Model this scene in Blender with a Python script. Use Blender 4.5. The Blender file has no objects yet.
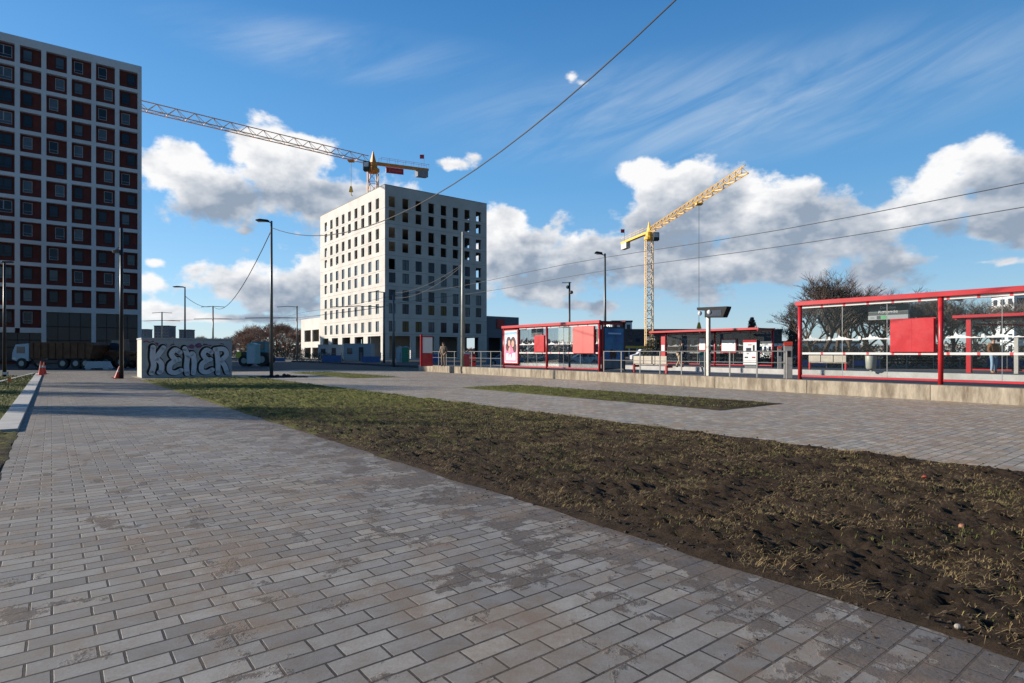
import bpy, bmesh, math, random
from mathutils import Vector, Matrix, noise
R = math.radians
random.seed(7)
sc = bpy.context.scene
COL = sc.collection
F, HY, CH = 590.0, 352.0, 1.55          # focal length in pixels, horizon row, camera height

def G(px, py, z=0.0):                    # a point at height z seen at a pixel
    Y = F*(CH-z)/(py-HY)
    return Vector(((px-512)/F*Y, Y, z))
def AT(px, Y, z=0.0):
    return Vector(((px-512)/F*Y, Y, z))
def ZZ(py, Y): return CH+(HY-py)/F*Y

# ---------------------------------------------------------------- materials
def new_mat(name):
    m = bpy.data.materials.new(name); m.use_nodes = True
    return m, m.node_tree, m.node_tree.nodes['Principled BSDF']
def MAT(name, col, rough=.6, metal=0, var=.18, scale=3.0, bump=0.0, bscale=40, spec=.4, coord='Object', dirt=None, dirt_amt=.5, stretch=None):
    m, nt, b = new_mat(name)
    N, L = nt.nodes, nt.links
    tc = N.new('ShaderNodeTexCoord')
    vec = tc.outputs[coord]
    if stretch:
        mp = N.new('ShaderNodeMapping'); mp.inputs['Scale'].default_value = stretch
        L.new(vec, mp.inputs[0]); vec = mp.outputs[0]
    n = N.new('ShaderNodeTexNoise'); n.inputs['Scale'].default_value = scale; n.inputs['Detail'].default_value = 6
    n.inputs['Roughness'].default_value = .65
    L.new(vec, n.inputs['Vector'])
    mr = N.new('ShaderNodeMapRange'); mr.inputs[1].default_value = .3; mr.inputs[2].default_value = .7
    mr.inputs[3].default_value = 1-var; mr.inputs[4].default_value = 1+var
    L.new(n.outputs[0], mr.inputs[0])
    vm = N.new('ShaderNodeVectorMath'); vm.operation = 'SCALE'; vm.inputs[0].default_value = col[:3]
    L.new(mr.outputs[0], vm.inputs['Scale'])
    out = vm.outputs[0]
    if dirt:
        n3 = N.new('ShaderNodeTexNoise'); n3.inputs['Scale'].default_value = scale*.6; n3.inputs['Detail'].default_value = 8
        n3.inputs['Roughness'].default_value = .7
        mp2 = N.new('ShaderNodeMapping'); mp2.inputs['Location'].default_value = (5, 9, 2)
        L.new(vec, mp2.inputs[0]); L.new(mp2.outputs[0], n3.inputs['Vector'])
        m2 = N.new('ShaderNodeMapRange'); m2.inputs[1].default_value = .45; m2.inputs[2].default_value = .68; m2.inputs[4].default_value = dirt_amt
        L.new(n3.outputs[0], m2.inputs[0])
        mx = N.new('ShaderNodeMix'); mx.data_type = 'RGBA'
        L.new(m2.outputs[0], mx.inputs[0]); L.new(out, mx.inputs[6]); mx.inputs[7].default_value = (*dirt, 1)
        out = mx.outputs[2]
    L.new(out, b.inputs['Base Color'])
    b.inputs['Roughness'].default_value = rough; b.inputs['Metallic'].default_value = metal
    b.inputs['Specular IOR Level'].default_value = spec
    if bump:
        n2 = N.new('ShaderNodeTexNoise'); n2.inputs['Scale'].default_value = bscale; n2.inputs['Detail'].default_value = 5
        L.new(vec, n2.inputs['Vector'])
        bp = N.new('ShaderNodeBump'); bp.inputs['Strength'].default_value = bump; bp.inputs['Distance'].default_value = .02
        L.new(n2.outputs[0], bp.inputs['Height']); L.new(bp.outputs[0], b.inputs['Normal'])
    return m
def GLASS(name, tint=(.93, .95, .95), refl=.45):
    m = bpy.data.materials.new(name); m.use_nodes = True
    nt = m.node_tree; N, L = nt.nodes, nt.links
    N.remove(N['Principled BSDF'])
    t = N.new('ShaderNodeBsdfTransparent'); t.inputs[0].default_value = (*tint, 1)
    g = N.new('ShaderNodeBsdfGlossy'); g.inputs['Roughness'].default_value = .02
    fr = N.new('ShaderNodeFresnel'); fr.inputs[0].default_value = 1.45
    mm = N.new('ShaderNodeMath'); mm.operation = 'MULTIPLY'; mm.inputs[1].default_value = refl
    L.new(fr.outputs[0], mm.inputs[0])
    mx = N.new('ShaderNodeMixShader'); L.new(mm.outputs[0], mx.inputs[0]); L.new(t.outputs[0], mx.inputs[1]); L.new(g.outputs[0], mx.inputs[2])
    L.new(mx.outputs[0], N['Material Output'].inputs[0])
    return m

M = {}
M['red'] = MAT('red_paint', (.42, .018, .024), .35, var=.15, scale=2, dirt=(.3, .05, .05), dirt_amt=.35)
M['redpanel'] = MAT('red_panel', (.42, .02, .026), .3, var=.15, scale=1.5, dirt=(.55, .09, .09), dirt_amt=.5)
M['palered'] = MAT('faded_red_panel', (.55, .09, .08), .4, var=.1, scale=2)
M['darkroof'] = MAT('roof_sheet', (.05, .035, .035), .5)
M['white'] = MAT('white_paint', (.75, .75, .73), .5, var=.08)
M['decal'] = MAT('white_film', (.55, .55, .55), .5, var=.05)
M['rail'] = MAT('weathered_railing', (.13, .13, .13), .5, .3, var=.2, scale=8)
M['steel'] = MAT('galvanised_steel', (.22, .23, .23), .45, .6, var=.15, scale=8)
M['brushed'] = MAT('brushed_steel', (.42, .39, .35), .4, .5, var=.2, scale=6)
M['darksteel'] = MAT('dark_paint', (.02, .022, .025), .4, var=.2)
M['polegrey'] = MAT('pole_paint', (.13, .14, .14), .4, .3, var=.15)
M['polelight'] = MAT('pale_pole', (.36, .36, .31), .5, .2, var=.15)
M['black'] = MAT('black_plastic', (.008, .008, .009), .75, var=.1)
M['rubber'] = MAT('rubber', (.02, .02, .02), .8)
M['screen'] = MAT('screen_glass', (.05, .06, .08), .12)
M['lens'] = MAT('lamp_glass', (.6, .6, .6), .15)
def bandmat():
    m, nt, b = new_mat('white_band_with_red_marks'); N, L = nt.nodes, nt.links
    tc = N.new('ShaderNodeTexCoord'); sx = N.new('ShaderNodeSeparateXYZ'); L.new(tc.outputs['Object'], sx.inputs[0])
    a = N.new('ShaderNodeMath'); a.operation = 'FRACT'; d = N.new('ShaderNodeMath'); d.operation = 'DIVIDE'; d.inputs[1].default_value = .8
    L.new(sx.outputs[0], d.inputs[0]); L.new(d.outputs[0], a.inputs[0])
    c = N.new('ShaderNodeMath'); c.operation = 'LESS_THAN'; c.inputs[1].default_value = .11; L.new(a.outputs[0], c.inputs[0])
    mx = N.new('ShaderNodeMix'); mx.data_type = 'RGBA'; L.new(c.outputs[0], mx.inputs[0]); mx.inputs[6].default_value = (.5, .5, .49, 1); mx.inputs[7].default_value = (.5, .04, .05, 1)
    L.new(mx.outputs[2], b.inputs['Base Color']); b.inputs['Roughness'].default_value = .5; return m
M['band'] = bandmat()
M['glass'] = GLASS('shelter_glass')
M['pane'] = MAT('window_glass', (.02, .035, .06), .08, spec=.45, var=.3, scale=.3)
M['paneb'] = MAT('window_glass_pale', (.10, .13, .16), .1, spec=.7, var=.4, scale=.4)
M['wframe'] = MAT('window_frame', (.025, .025, .03), .5)
M['wframew'] = MAT('white_window_frame', (.45, .46, .48), .5)
M['towerw'] = MAT('white_render', (.74, .75, .76), .8, var=.05, scale=.4, dirt=(.5, .51, .52), dirt_amt=.4)
M['cladding'] = MAT('brown_red_cladding', (.15, .034, .026), .7, var=.25, scale=.7)
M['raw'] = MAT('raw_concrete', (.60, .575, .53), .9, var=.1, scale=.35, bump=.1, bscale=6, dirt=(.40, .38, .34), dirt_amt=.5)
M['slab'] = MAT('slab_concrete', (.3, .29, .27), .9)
M['wallconc'] = MAT('stained_concrete', (.31, .265, .2), .9, var=.4, scale=3.2, bump=.3, bscale=25, dirt=(.11, .08, .055), dirt_amt=.9, stretch=(1.6, 1.6, .35))
M['kerb'] = MAT('pale_concrete', (.44, .43, .41), .85, var=.1, scale=2, bump=.15, dirt=(.25, .22, .18), dirt_amt=.5)
M['asphalt'] = MAT('asphalt', (.05, .05, .052), .85, var=.2, scale=.8, bump=.2, bscale=60)
M['platf'] = MAT('platform_asphalt', (.06, .062, .068), .75, var=.2, scale=1.5, bump=.15, bscale=80)
M['earth'] = MAT('bare_earth', (.10, .08, .06), .95, var=.3, scale=.5, dirt=(.05, .07, .02), dirt_amt=.7)
M['craney'] = MAT('yellow_crane_paint', (.8, .46, .06), .45, var=.12, scale=.5)
M['craneg'] = MAT('pale_crane_steel', (.62, .34, .13), .5, var=.15, scale=.4)
M['cranep'] = MAT('pale_yellow_mast', (.75, .52, .25), .5)
M['craneo'] = MAT('rusty_orange_crane_paint', (.62, .26, .04), .5, var=.2, scale=.3)
M['ballast'] = MAT('crane_ballast', (.55, .54, .5), .9)
M['ballastd'] = MAT('grey_ballast', (.25, .27, .3), .9)
M['rust'] = MAT('rust_brown', (.13, .055, .025), .8, var=.4, scale=1.5)
M['cab'] = MAT('pale_cab', (.36, .42, .46), .4, var=.1)
M['teal'] = MAT('teal_paint', (.02, .18, .22), .45)
M['tealp'] = MAT('pale_teal', (.25, .42, .42), .5)
M['green'] = MAT('green_plastic', (.02, .22, .12), .5)
M['yellow'] = MAT('yellow_paint', (.5, .42, .04), .5)
M['blue'] = MAT('blue_sheet', (.06, .12, .28), .6)
M['bluegrey'] = MAT('grey_cabin', (.36, .4, .43), .6, var=.1)
M['cone'] = MAT('cone_red', (.68, .06, .03), .5, var=.08)
M['coneband'] = MAT('cone_band', (.5, .45, .42), .4)
M['bark'] = MAT('bark', (.07, .052, .042), .95, var=.3, scale=4)
M['twig'] = MAT('twig', (.11, .08, .062), .95, var=.3, scale=.5)
M['twigb'] = MAT('red_brown_twig', (.30, .21, .165), .95, var=.3, scale=.15)
M['leaf'] = MAT('evergreen_leaf', (.035, .045, .02), .8, var=.5, scale=.8)
M['leafo'] = MAT('olive_leaf', (.075, .065, .028), .85, var=.5, scale=.6)
M['wire'] = MAT('cable', (.035, .035, .04), .6)
M['city'] = MAT('distant_concrete', (.17, .19, .22), .9, var=.1, scale=.1)
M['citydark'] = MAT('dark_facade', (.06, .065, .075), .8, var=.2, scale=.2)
M['boxg'] = MAT('container_render', (.42, .43, .44), .85, var=.08, scale=2.5, bump=.1, bscale=30)
M['boxl'] = MAT('container_side', (.55, .52, .46), .85, var=.05)
M['inkb'] = MAT('black_spray', (.012, .012, .015), .6)
M['inkg'] = MAT('silver_spray', (.72, .72, .74), .6, var=.08, scale=3)
M['inkp'] = MAT('purple_spray', (.22, .09, .17), .7, var=.4, scale=4)
M['inkr'] = MAT('red_spray', (.35, .08, .08), .7)
M['skin'] = MAT('skin', (.45, .26, .19), .6, var=.05)
M['hair'] = MAT('dark_hair', (.025, .018, .013), .7)
M['jacketb'] = MAT('brown_jacket', (.16, .062, .02), .8, var=.2, scale=6)
M['jacketk'] = MAT('black_jacket', (.014, .014, .016), .8)
M['jackett'] = MAT('tan_coat', (.22, .16, .11), .8)
M['jeans'] = MAT('light_jeans', (.22, .32, .42), .85, var=.15, scale=9)
M['beige'] = MAT('beige_trousers', (.38, .30, .2), .85)
M['darkt'] = MAT('dark_trousers', (.03, .03, .04), .85)
M['boots'] = MAT('tan_boots', (.33, .15, .05), .7)
M['wood'] = MAT('bench_wood', (.42, .37, .30), .7, var=.2, scale=3)
M['signd'] = MAT('grey_sign', (.12, .125, .13), .5)
M['signg'] = MAT('green_badge', (.18, .55, .24), .5)
M['paper'] = MAT('paper_map', (.78, .77, .74), .5, var=.04)
M['pink'] = MAT('pink_print', (.75, .14, .30), .4, var=.3, scale=2.5)
M['pinkl'] = MAT('pale_pink_print', (.85, .55, .62), .4, var=.1)
M['skyb'] = MAT('pale_blue_print', (.40, .62, .85), .4, var=.15)
M['postb'] = MAT('blue_print', (.012, .13, .36), .35, var=.5, scale=1.6, dirt=(.05, .32, .5), dirt_amt=.7)
M['postg'] = MAT('grey_print', (.12, .17, .2), .4, var=.3, scale=3)
M['hairp'] = MAT('brown_print', (.05, .02, .02), .4)
M['skinp'] = MAT('skin_print', (.6, .32, .25), .4)
M['orange'] = MAT('orange_tape', (.75, .16, .02), .5)
M['apple'] = MAT('apple_skin', (.45, .05, .02), .3)
M['stone'] = MAT('pebble', (.3, .27, .23), .9)

# ---------------------------------------------------------------- mesh builder
class MB:
    def __init__(s): s.v = []; s.f = []
    def add(s, vs, fs):
        k = len(s.v); s.v += [tuple(v) for v in vs]; s.f += [tuple(i+k for i in f) for f in fs]; return s
    def box(s, x0, x1, y0, y1, z0, z1, Mx=None):
        vs = [Vector(p) for p in ((x0,y0,z0),(x1,y0,z0),(x1,y1,z0),(x0,y1,z0),(x0,y0,z1),(x1,y0,z1),(x1,y1,z1),(x0,y1,z1))]
        if Mx: vs = [Mx @ v for v in vs]
        return s.add(vs, [(0,3,2,1),(4,5,6,7),(0,1,5,4),(1,2,6,5),(2,3,7,6),(3,0,4,7)])
    def prism(s, pts, a, b, axis='y'):   # polygon pts in plane perpendicular to axis
        n = len(pts)
        def P(p, q):
            return {'y': (p[0], q, p[1]), 'x': (q, p[0], p[1]), 'z': (p[0], p[1], q)}[axis]
        vs = [P(p, a) for p in pts]+[P(p, b) for p in pts]
        fs = [tuple(range(n-1, -1, -1)), tuple(range(n, 2*n))]+[(i, (i+1) % n, n+(i+1) % n, n+i) for i in range(n)]
        return s.add(vs, fs)
    def tube(s, pts, rad, n=8, cap=True):
        pts = [Vector(p) for p in pts]
        if not isinstance(rad, (list, tuple)): rad = [rad]*len(pts)
        vs = []; fs = []
        ref = None
        for i, p in enumerate(pts):
            d = (pts[min(i+1, len(pts)-1)]-pts[max(i-1, 0)])
            if d.length < 1e-9: d = Vector((0, 0, 1))
            d.normalize()
            if ref is None:
                ref = Vector((1, 0, 0)) if abs(d.x) < .8 else Vector((0, 1, 0))
            a = (ref-d*ref.dot(d))
            if a.length < 1e-4: a = d.orthogonal()
            a.normalize(); ref = a
            b = d.cross(a)
            for k in range(n):
                t = 2*math.pi*k/n
                vs.append(p+(a*math.cos(t)+b*math.sin(t))*rad[i])
        for i in range(len(pts)-1):
            for k in range(n):
                fs.append((i*n+k, i*n+(k+1) % n, (i+1)*n+(k+1) % n, (i+1)*n+k))
        if cap and n > 2:
            fs.append(tuple(range(n-1, -1, -1))); fs.append(tuple((len(pts)-1)*n+k for k in range(n)))
        return s.add(vs, fs)
    def bar(s, a, b, w): return s.tube([a, b], w, 4)
    def ell(s, c, r, n=10, m=7):
        vs = []; fs = []
        for j in range(m+1):
            ph = math.pi*j/m
            for k in range(n):
                t = 2*math.pi*k/n
                vs.append((c[0]+r[0]*math.sin(ph)*math.cos(t), c[1]+r[1]*math.sin(ph)*math.sin(t), c[2]+r[2]*math.cos(ph)))
        for j in range(m):
            for k in range(n):
                fs.append((j*n+k, (j+1)*n+k, (j+1)*n+(k+1) % n, j*n+(k+1) % n))
        return s.add(vs, fs)
    def lathe(s, prof, c=(0,0,0), n=16):
        vs = []; fs = []
        for r, z in prof:
            for k in range(n):
                t = 2*math.pi*k/n; vs.append((c[0]+r*math.cos(t), c[1]+r*math.sin(t), c[2]+z))
        for j in range(len(prof)-1):
            for k in range(n):
                fs.append((j*n+k, j*n+(k+1) % n, (j+1)*n+(k+1) % n, (j+1)*n+k))
        fs.append(tuple(range(n-1, -1, -1))); fs.append(tuple((len(prof)-1)*n+k for k in range(n)))
        return s.add(vs, fs)
    def mesh(s, name, m, smooth=False):
        me = bpy.data.meshes.new(name); me.from_pydata(s.v, [], s.f); me.update()
        me.materials.append(m)
        if smooth: me.shade_smooth()
        return me
    def build(s, name, m, parent=None, loc=None, rotz=0, smooth=False, bevel=0):
        o = bpy.data.objects.new(name, s.mesh(name, m, smooth)); COL.objects.link(o)
        if parent: o.parent = parent
        if loc is not None: o.location = loc
        if rotz: o.rotation_euler = (0, 0, rotz)
        if bevel:
            md = o.modifiers.new('bevel', 'BEVEL'); md.width = bevel; md.segments = 2; md.limit_method = 'ANGLE'
        return o
def tag(o, label=None, cat=None, group=None, kind=None):
    if label: o['label'] = label
    if cat: o['category'] = cat
    if group: o['group'] = group
    if kind: o['kind'] = kind
    return o
def thing(name, loc, rotz, label, cat, group=None):
    o = bpy.data.objects.new(name, None); COL.objects.link(o); o.empty_display_size = .2
    o.location = loc; o.rotation_euler = (0, 0, rotz)
    return tag(o, label, cat, group)
def struct(o): o['kind'] = 'structure'; return o
def kids(o): return [c for c in list(bpy.data.objects) if c.parent == o]
KC = {}
def copy_tree(o, parent=None):
    c = o.copy(); COL.objects.link(c)
    if parent: c.parent = parent
    for ch in kids(o): copy_tree(ch, c)
    return c
def dup(o, loc, rotz, label, scale=None):
    c = copy_tree(o); c.location = loc; c.rotation_euler = (0, 0, rotz); c['label'] = label
    if scale: c.scale = scale if isinstance(scale, (tuple, list, Vector)) else (scale,)*3
    return c
def text_mesh(body, size, m, name, parent, loc, rot, ext=.004, width=None):
    cu = bpy.data.curves.new(name, 'FONT'); cu.body = body; cu.size = size; cu.extrude = ext
    cu.align_x = 'CENTER'; cu.align_y = 'CENTER'; cu.resolution_u = 3
    t = bpy.data.objects.new('tmp', cu); COL.objects.link(t)
    bpy.context.view_layer.update()
    me = bpy.data.meshes.new_from_object(t.evaluated_get(bpy.context.evaluated_depsgraph_get()))
    bpy.data.objects.remove(t); bpy.data.curves.remove(cu)
    me.materials.clear(); me.materials.append(m)
    o = bpy.data.objects.new(name, me); COL.objects.link(o); o.parent = parent; o.location = loc; o.rotation_euler = rot
    if width:
        w = max(v.co.x for v in me.vertices)-min(v.co.x for v in me.vertices)
        o.scale = (width/w, 1, 1)
    return o

# ---------------------------------------------------------------- frames
D1 = Vector((-.615, .789, 0)).normalized(); N1 = Vector((.789, .615, 0)).normalized()
DW = Vector((-.585, .811, 0)).normalized(); NW = Vector((.811, .585, 0)).normalized()
def PW(t, n, z=0): return D1*t+N1*n+Vector((0, 0, z))     # path frame
def ST(t, n, z=0): return DW*t+NW*n+Vector((0, 0, z))     # station frame
AS = math.atan2(-DW.y, -DW.x)                             # station rotation: local x right, y away
AP = math.atan2(-D1.y, -D1.x)
PZ = .5

# ---------------------------------------------------------------- camera
cam = bpy.data.cameras.new('camera'); co = bpy.data.objects.new('camera', cam); COL.objects.link(co)
co.location = (0, 0, CH); co.rotation_euler = (math.pi/2, 0, 0)
cam.sensor_width = 36; cam.lens = F/1024*36; cam.shift_y = (HY-341.5)/1024; cam.clip_end = 5000; cam.clip_start = .05
sc.camera = co

# ---------------------------------------------------------------- sun and sky
SAZ, SEL = R(-82), R(19)
sl = bpy.data.lights.new('sun', 'SUN'); sl.energy = 5.0; sl.angle = R(.5); sl.color = (1, .9, .77)
so = bpy.data.objects.new('sun', sl); COL.objects.link(so)
sd = Vector((math.sin(SAZ)*math.cos(SEL), math.cos(SAZ)*math.cos(SEL), math.sin(SEL)))
so.rotation_euler = (-sd).to_track_quat('-Z', 'Y').to_euler(); so.location = (-30, 0, 40)

w = bpy.data.worlds.new('World'); sc.world = w; w.use_nodes = True
nt = w.node_tree; N, L = nt.nodes, nt.links
bg = N['Background']
def val(x): return x
def mth(op, a, b=None, c=None, clamp=False):
    n = N.new('ShaderNodeMath'); n.operation = op; n.use_clamp = clamp
    for i, x in enumerate((a, b, c)):
        if x is None: continue
        if isinstance(x, (int, float)): n.inputs[i].default_value = x
        else: L.new(x, n.inputs[i])
    return n.outputs[0]
def mapr(x, a, b, c=0, d=1, smooth=True):
    n = N.new('ShaderNodeMapRange'); n.interpolation_type = 'SMOOTHSTEP' if smooth else 'LINEAR'
    L.new(x, n.inputs[0])
    for i, q in enumerate((a, b, c, d)): n.inputs[i+1].default_value = q
    return n.outputs[0]
def mixc(f, a, b):
    n = N.new('ShaderNodeMix'); n.data_type = 'RGBA'
    if isinstance(f, (int, float)): n.inputs[0].default_value = f
    else: L.new(f, n.inputs[0])
    for i, x in ((6, a), (7, b)):
        if isinstance(x, tuple): n.inputs[i].default_value = (*x, 1)
        else: L.new(x, n.inputs[i])
    return n.outputs[2]
sk = N.new('ShaderNodeTexSky'); sk.sky_type = 'NISHITA'; sk.sun_disc = False
sk.sun_elevation = SEL; sk.sun_rotation = SAZ; sk.air_density = 1.0; sk.dust_density = .25; sk.ozone_density = 1.2; sk.altitude = 150
hs = N.new('ShaderNodeHueSaturation'); hs.inputs['Saturation'].default_value = 1.3; hs.inputs['Value'].default_value = 1.25
L.new(sk.outputs[0], hs.inputs['Color'])
#GR
tc = N.new('ShaderNodeTexCoord'); sx = N.new('ShaderNodeSeparateXYZ'); L.new(tc.outputs['Generated'], sx.inputs[0])
AZ = mth('ARCTAN2', sx.outputs[0], sx.outputs[1]); EL = mth('ARCSINE', sx.outputs[2])
def comb(a, b, c=0.0):
    n = N.new('ShaderNodeCombineXYZ')
    for i, x in enumerate((a, b, c)):
        if isinstance(x, (int, float)): n.inputs[i].default_value = x
        else: L.new(x, n.inputs[i])
    return n.outputs[0]
def fbm(vec, scale, detail, rough, dist=0, off=None, stretch=None):
    mp = N.new('ShaderNodeMapping'); L.new(vec, mp.inputs[0])
    if off: mp.inputs['Location'].default_value = off
    if stretch: mp.inputs['Scale'].default_value = stretch
    n = N.new('ShaderNodeTexNoise'); n.inputs['Scale'].default_value = scale; n.inputs['Detail'].default_value = detail
    n.inputs['Roughness'].default_value = rough; n.inputs['Distortion'].default_value = dist
    L.new(mp.outputs[0], n.inputs['Vector']); return n.outputs[0]
AE = comb(AZ, EL)
# cumulus positions as directions (seen at these picture places): cx, cy, rx, ry
BL = [(178,168,40,32),(215,192,60,34),(262,152,42,32),(302,158,36,26),(300,190,80,38),(355,205,60,32),
      (155,262,20,10),(150,283,26,12),(245,231,20,9),(298,234,20,13),(215,285,20,12),(262,286,75,28),(320,262,40,22),(165,310,60,10),
      (504,228,28,24),(515,258,44,32),(530,285,60,18),(548,228,10,9),
      (455,163,22,11),(474,157,22,12),(573,78,20,17),(582,82,20,16),(577,262,55,38),
      (648,180,34,22),(690,178,34,24),(672,215,68,42),(640,258,70,34),(700,268,60,32),(745,205,36,28),(795,192,32,18),(790,228,80,44),
      (850,240,80,40),(890,262,70,30),(905,215,46,30),(945,195,34,34),(990,170,56,30),(1015,200,60,52),(985,262,40,8),(1010,262,40,10),
      (230,318,130,9),(560,305,90,9),(330,285,40,14),(1120,200,110,60),(760,262,120,26)]
def cvt(cx, cy, rx, ry):
    az = math.atan((cx-512)/F); hyp = math.hypot(F, cx-512); el = math.atan((HY-cy)/hyp)
    return az, el, rx/F*math.cos(az)**2, ry/hyp*math.cos(el)**2
def field(dx, dy, big=False):
    acc = None
    for b in BL:
        if big and b[2] < 44: continue
        az, el, ra, re = cvt(*b)
        v = N.new('ShaderNodeVectorMath'); v.operation = 'MULTIPLY_ADD'
        L.new(AE, v.inputs[0]); v.inputs[1].default_value = (1/ra, 1/re, 0); v.inputs[2].default_value = (-(az+dx)/ra, -(el+dy)/re, 0)
        l = N.new('ShaderNodeVectorMath'); l.operation = 'LENGTH'; L.new(v.outputs[0], l.inputs[0])
        d = mth('SUBTRACT', .5 if b[2] < 21 else .62 if b[2] < 25 else (.8 if b[3] <= 14 else 1.12), l.outputs['Value'])
        acc = d if acc is None else mth('SMOOTH_MAX', acc, d, .25)
    return acc
stv = (1, 1, 1.7)
n1 = fbm(tc.outputs['Generated'], 10.5, 8, .57, .1, stretch=stv)
n2 = fbm(tc.outputs['Generated'], 9, 4, .55, 0, off=(.018, -.006, -.03), stretch=stv)
n3 = fbm(tc.outputs['Generated'], 9, 4, .55, 0, stretch=stv)
f1 = field(0, 0)
nn = mth('MULTIPLY', mth('SUBTRACT', n1, .5), 3.1)
n4 = fbm(tc.outputs['Generated'], 34, 3, .6)
dens = mth('ADD', mth('ADD', f1, nn), mth('MULTIPLY', mth('SUBTRACT', n4, .5), .7))
alpha = mapr(dens, -.03, .46)
f2 = field(.02, -.03, True)
thick = mth('ADD', f2, mth('MULTIPLY', mth('SUBTRACT', n1, .5), 2.2))
grey = mapr(thick, -.65, .7, 0, .9)
relief = mth('MULTIPLY', mth('SUBTRACT', n3, n2), 2.1)
lum = mth('ADD', mth('ADD', mth('SUBTRACT', 1.06, grey), mth('MULTIPLY', mth('SUBTRACT', n4, .5), .55)), relief, clamp=True)
cloudc = mixc(lum, (2.3, 2.85, 3.65), (7.4, 7.4, 7.45))
# high thin cirrus
cir = fbm(comb(mth('ADD', AZ, mth('MULTIPLY', EL, -1.2)), mth('ADD', EL, mth('MULTIPLY', AZ, -.25))), 3.0, 5, .62, .6, stretch=(1.6, 5.0, 1))
a0, e0, ra, re = cvt(660, 105, 420, 75)
def oneblob(cx, cy, rx, ry):
    az, el, ra, re = cvt(cx, cy, rx, ry)
    v = N.new('ShaderNodeVectorMath'); v.operation = 'MULTIPLY_ADD'
    L.new(AE, v.inputs[0]); v.inputs[1].default_value = (1/ra, 1/re, 0); v.inputs[2].default_value = (-az/ra, -el/re, 0)
    l = N.new('ShaderNodeVectorMath'); l.operation = 'LENGTH'; L.new(v.outputs[0], l.inputs[0])
    return mapr(l.outputs['Value'], 1.0, .2)
cm = mth('MAXIMUM', oneblob(720, 110, 400, 75), mth('MULTIPLY', oneblob(350, 55, 220, 40), .7))
cal = mth('MULTIPLY', mth('MULTIPLY', mapr(cir, .30, .80), cm), .5)
ramp = N.new('ShaderNodeValToRGB'); L.new(mth('DIVIDE', EL, .9), ramp.inputs[0])
els = ramp.color_ramp.elements
els[0].position = 0; els[0].color = (.36, .50, .62, 1); els[1].position = 1; els[1].color = (.012, .075, .22, 1)
for p_, c_ in ((.12, (.215, .42, .65)), (.3, (.105, .31, .60)), (.6, (.038, .17, .43))):
    e_ = els.new(p_); e_.color = (*c_, 1)
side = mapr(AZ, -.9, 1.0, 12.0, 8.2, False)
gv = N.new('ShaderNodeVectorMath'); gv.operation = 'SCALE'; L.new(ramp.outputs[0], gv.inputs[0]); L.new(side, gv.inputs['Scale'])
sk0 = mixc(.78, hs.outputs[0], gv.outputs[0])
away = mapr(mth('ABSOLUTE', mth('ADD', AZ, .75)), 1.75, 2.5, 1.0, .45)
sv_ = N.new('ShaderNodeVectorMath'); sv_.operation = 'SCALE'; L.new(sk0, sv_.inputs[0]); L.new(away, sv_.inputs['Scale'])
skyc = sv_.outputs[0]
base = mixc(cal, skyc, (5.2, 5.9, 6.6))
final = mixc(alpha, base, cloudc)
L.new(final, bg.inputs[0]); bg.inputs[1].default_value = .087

sc.view_settings.view_transform = 'Standard'; sc.view_settings.look = 'None'; sc.view_settings.exposure = .6; sc.view_settings.gamma = 1
sc.view_settings.use_curve_mapping = False

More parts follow.
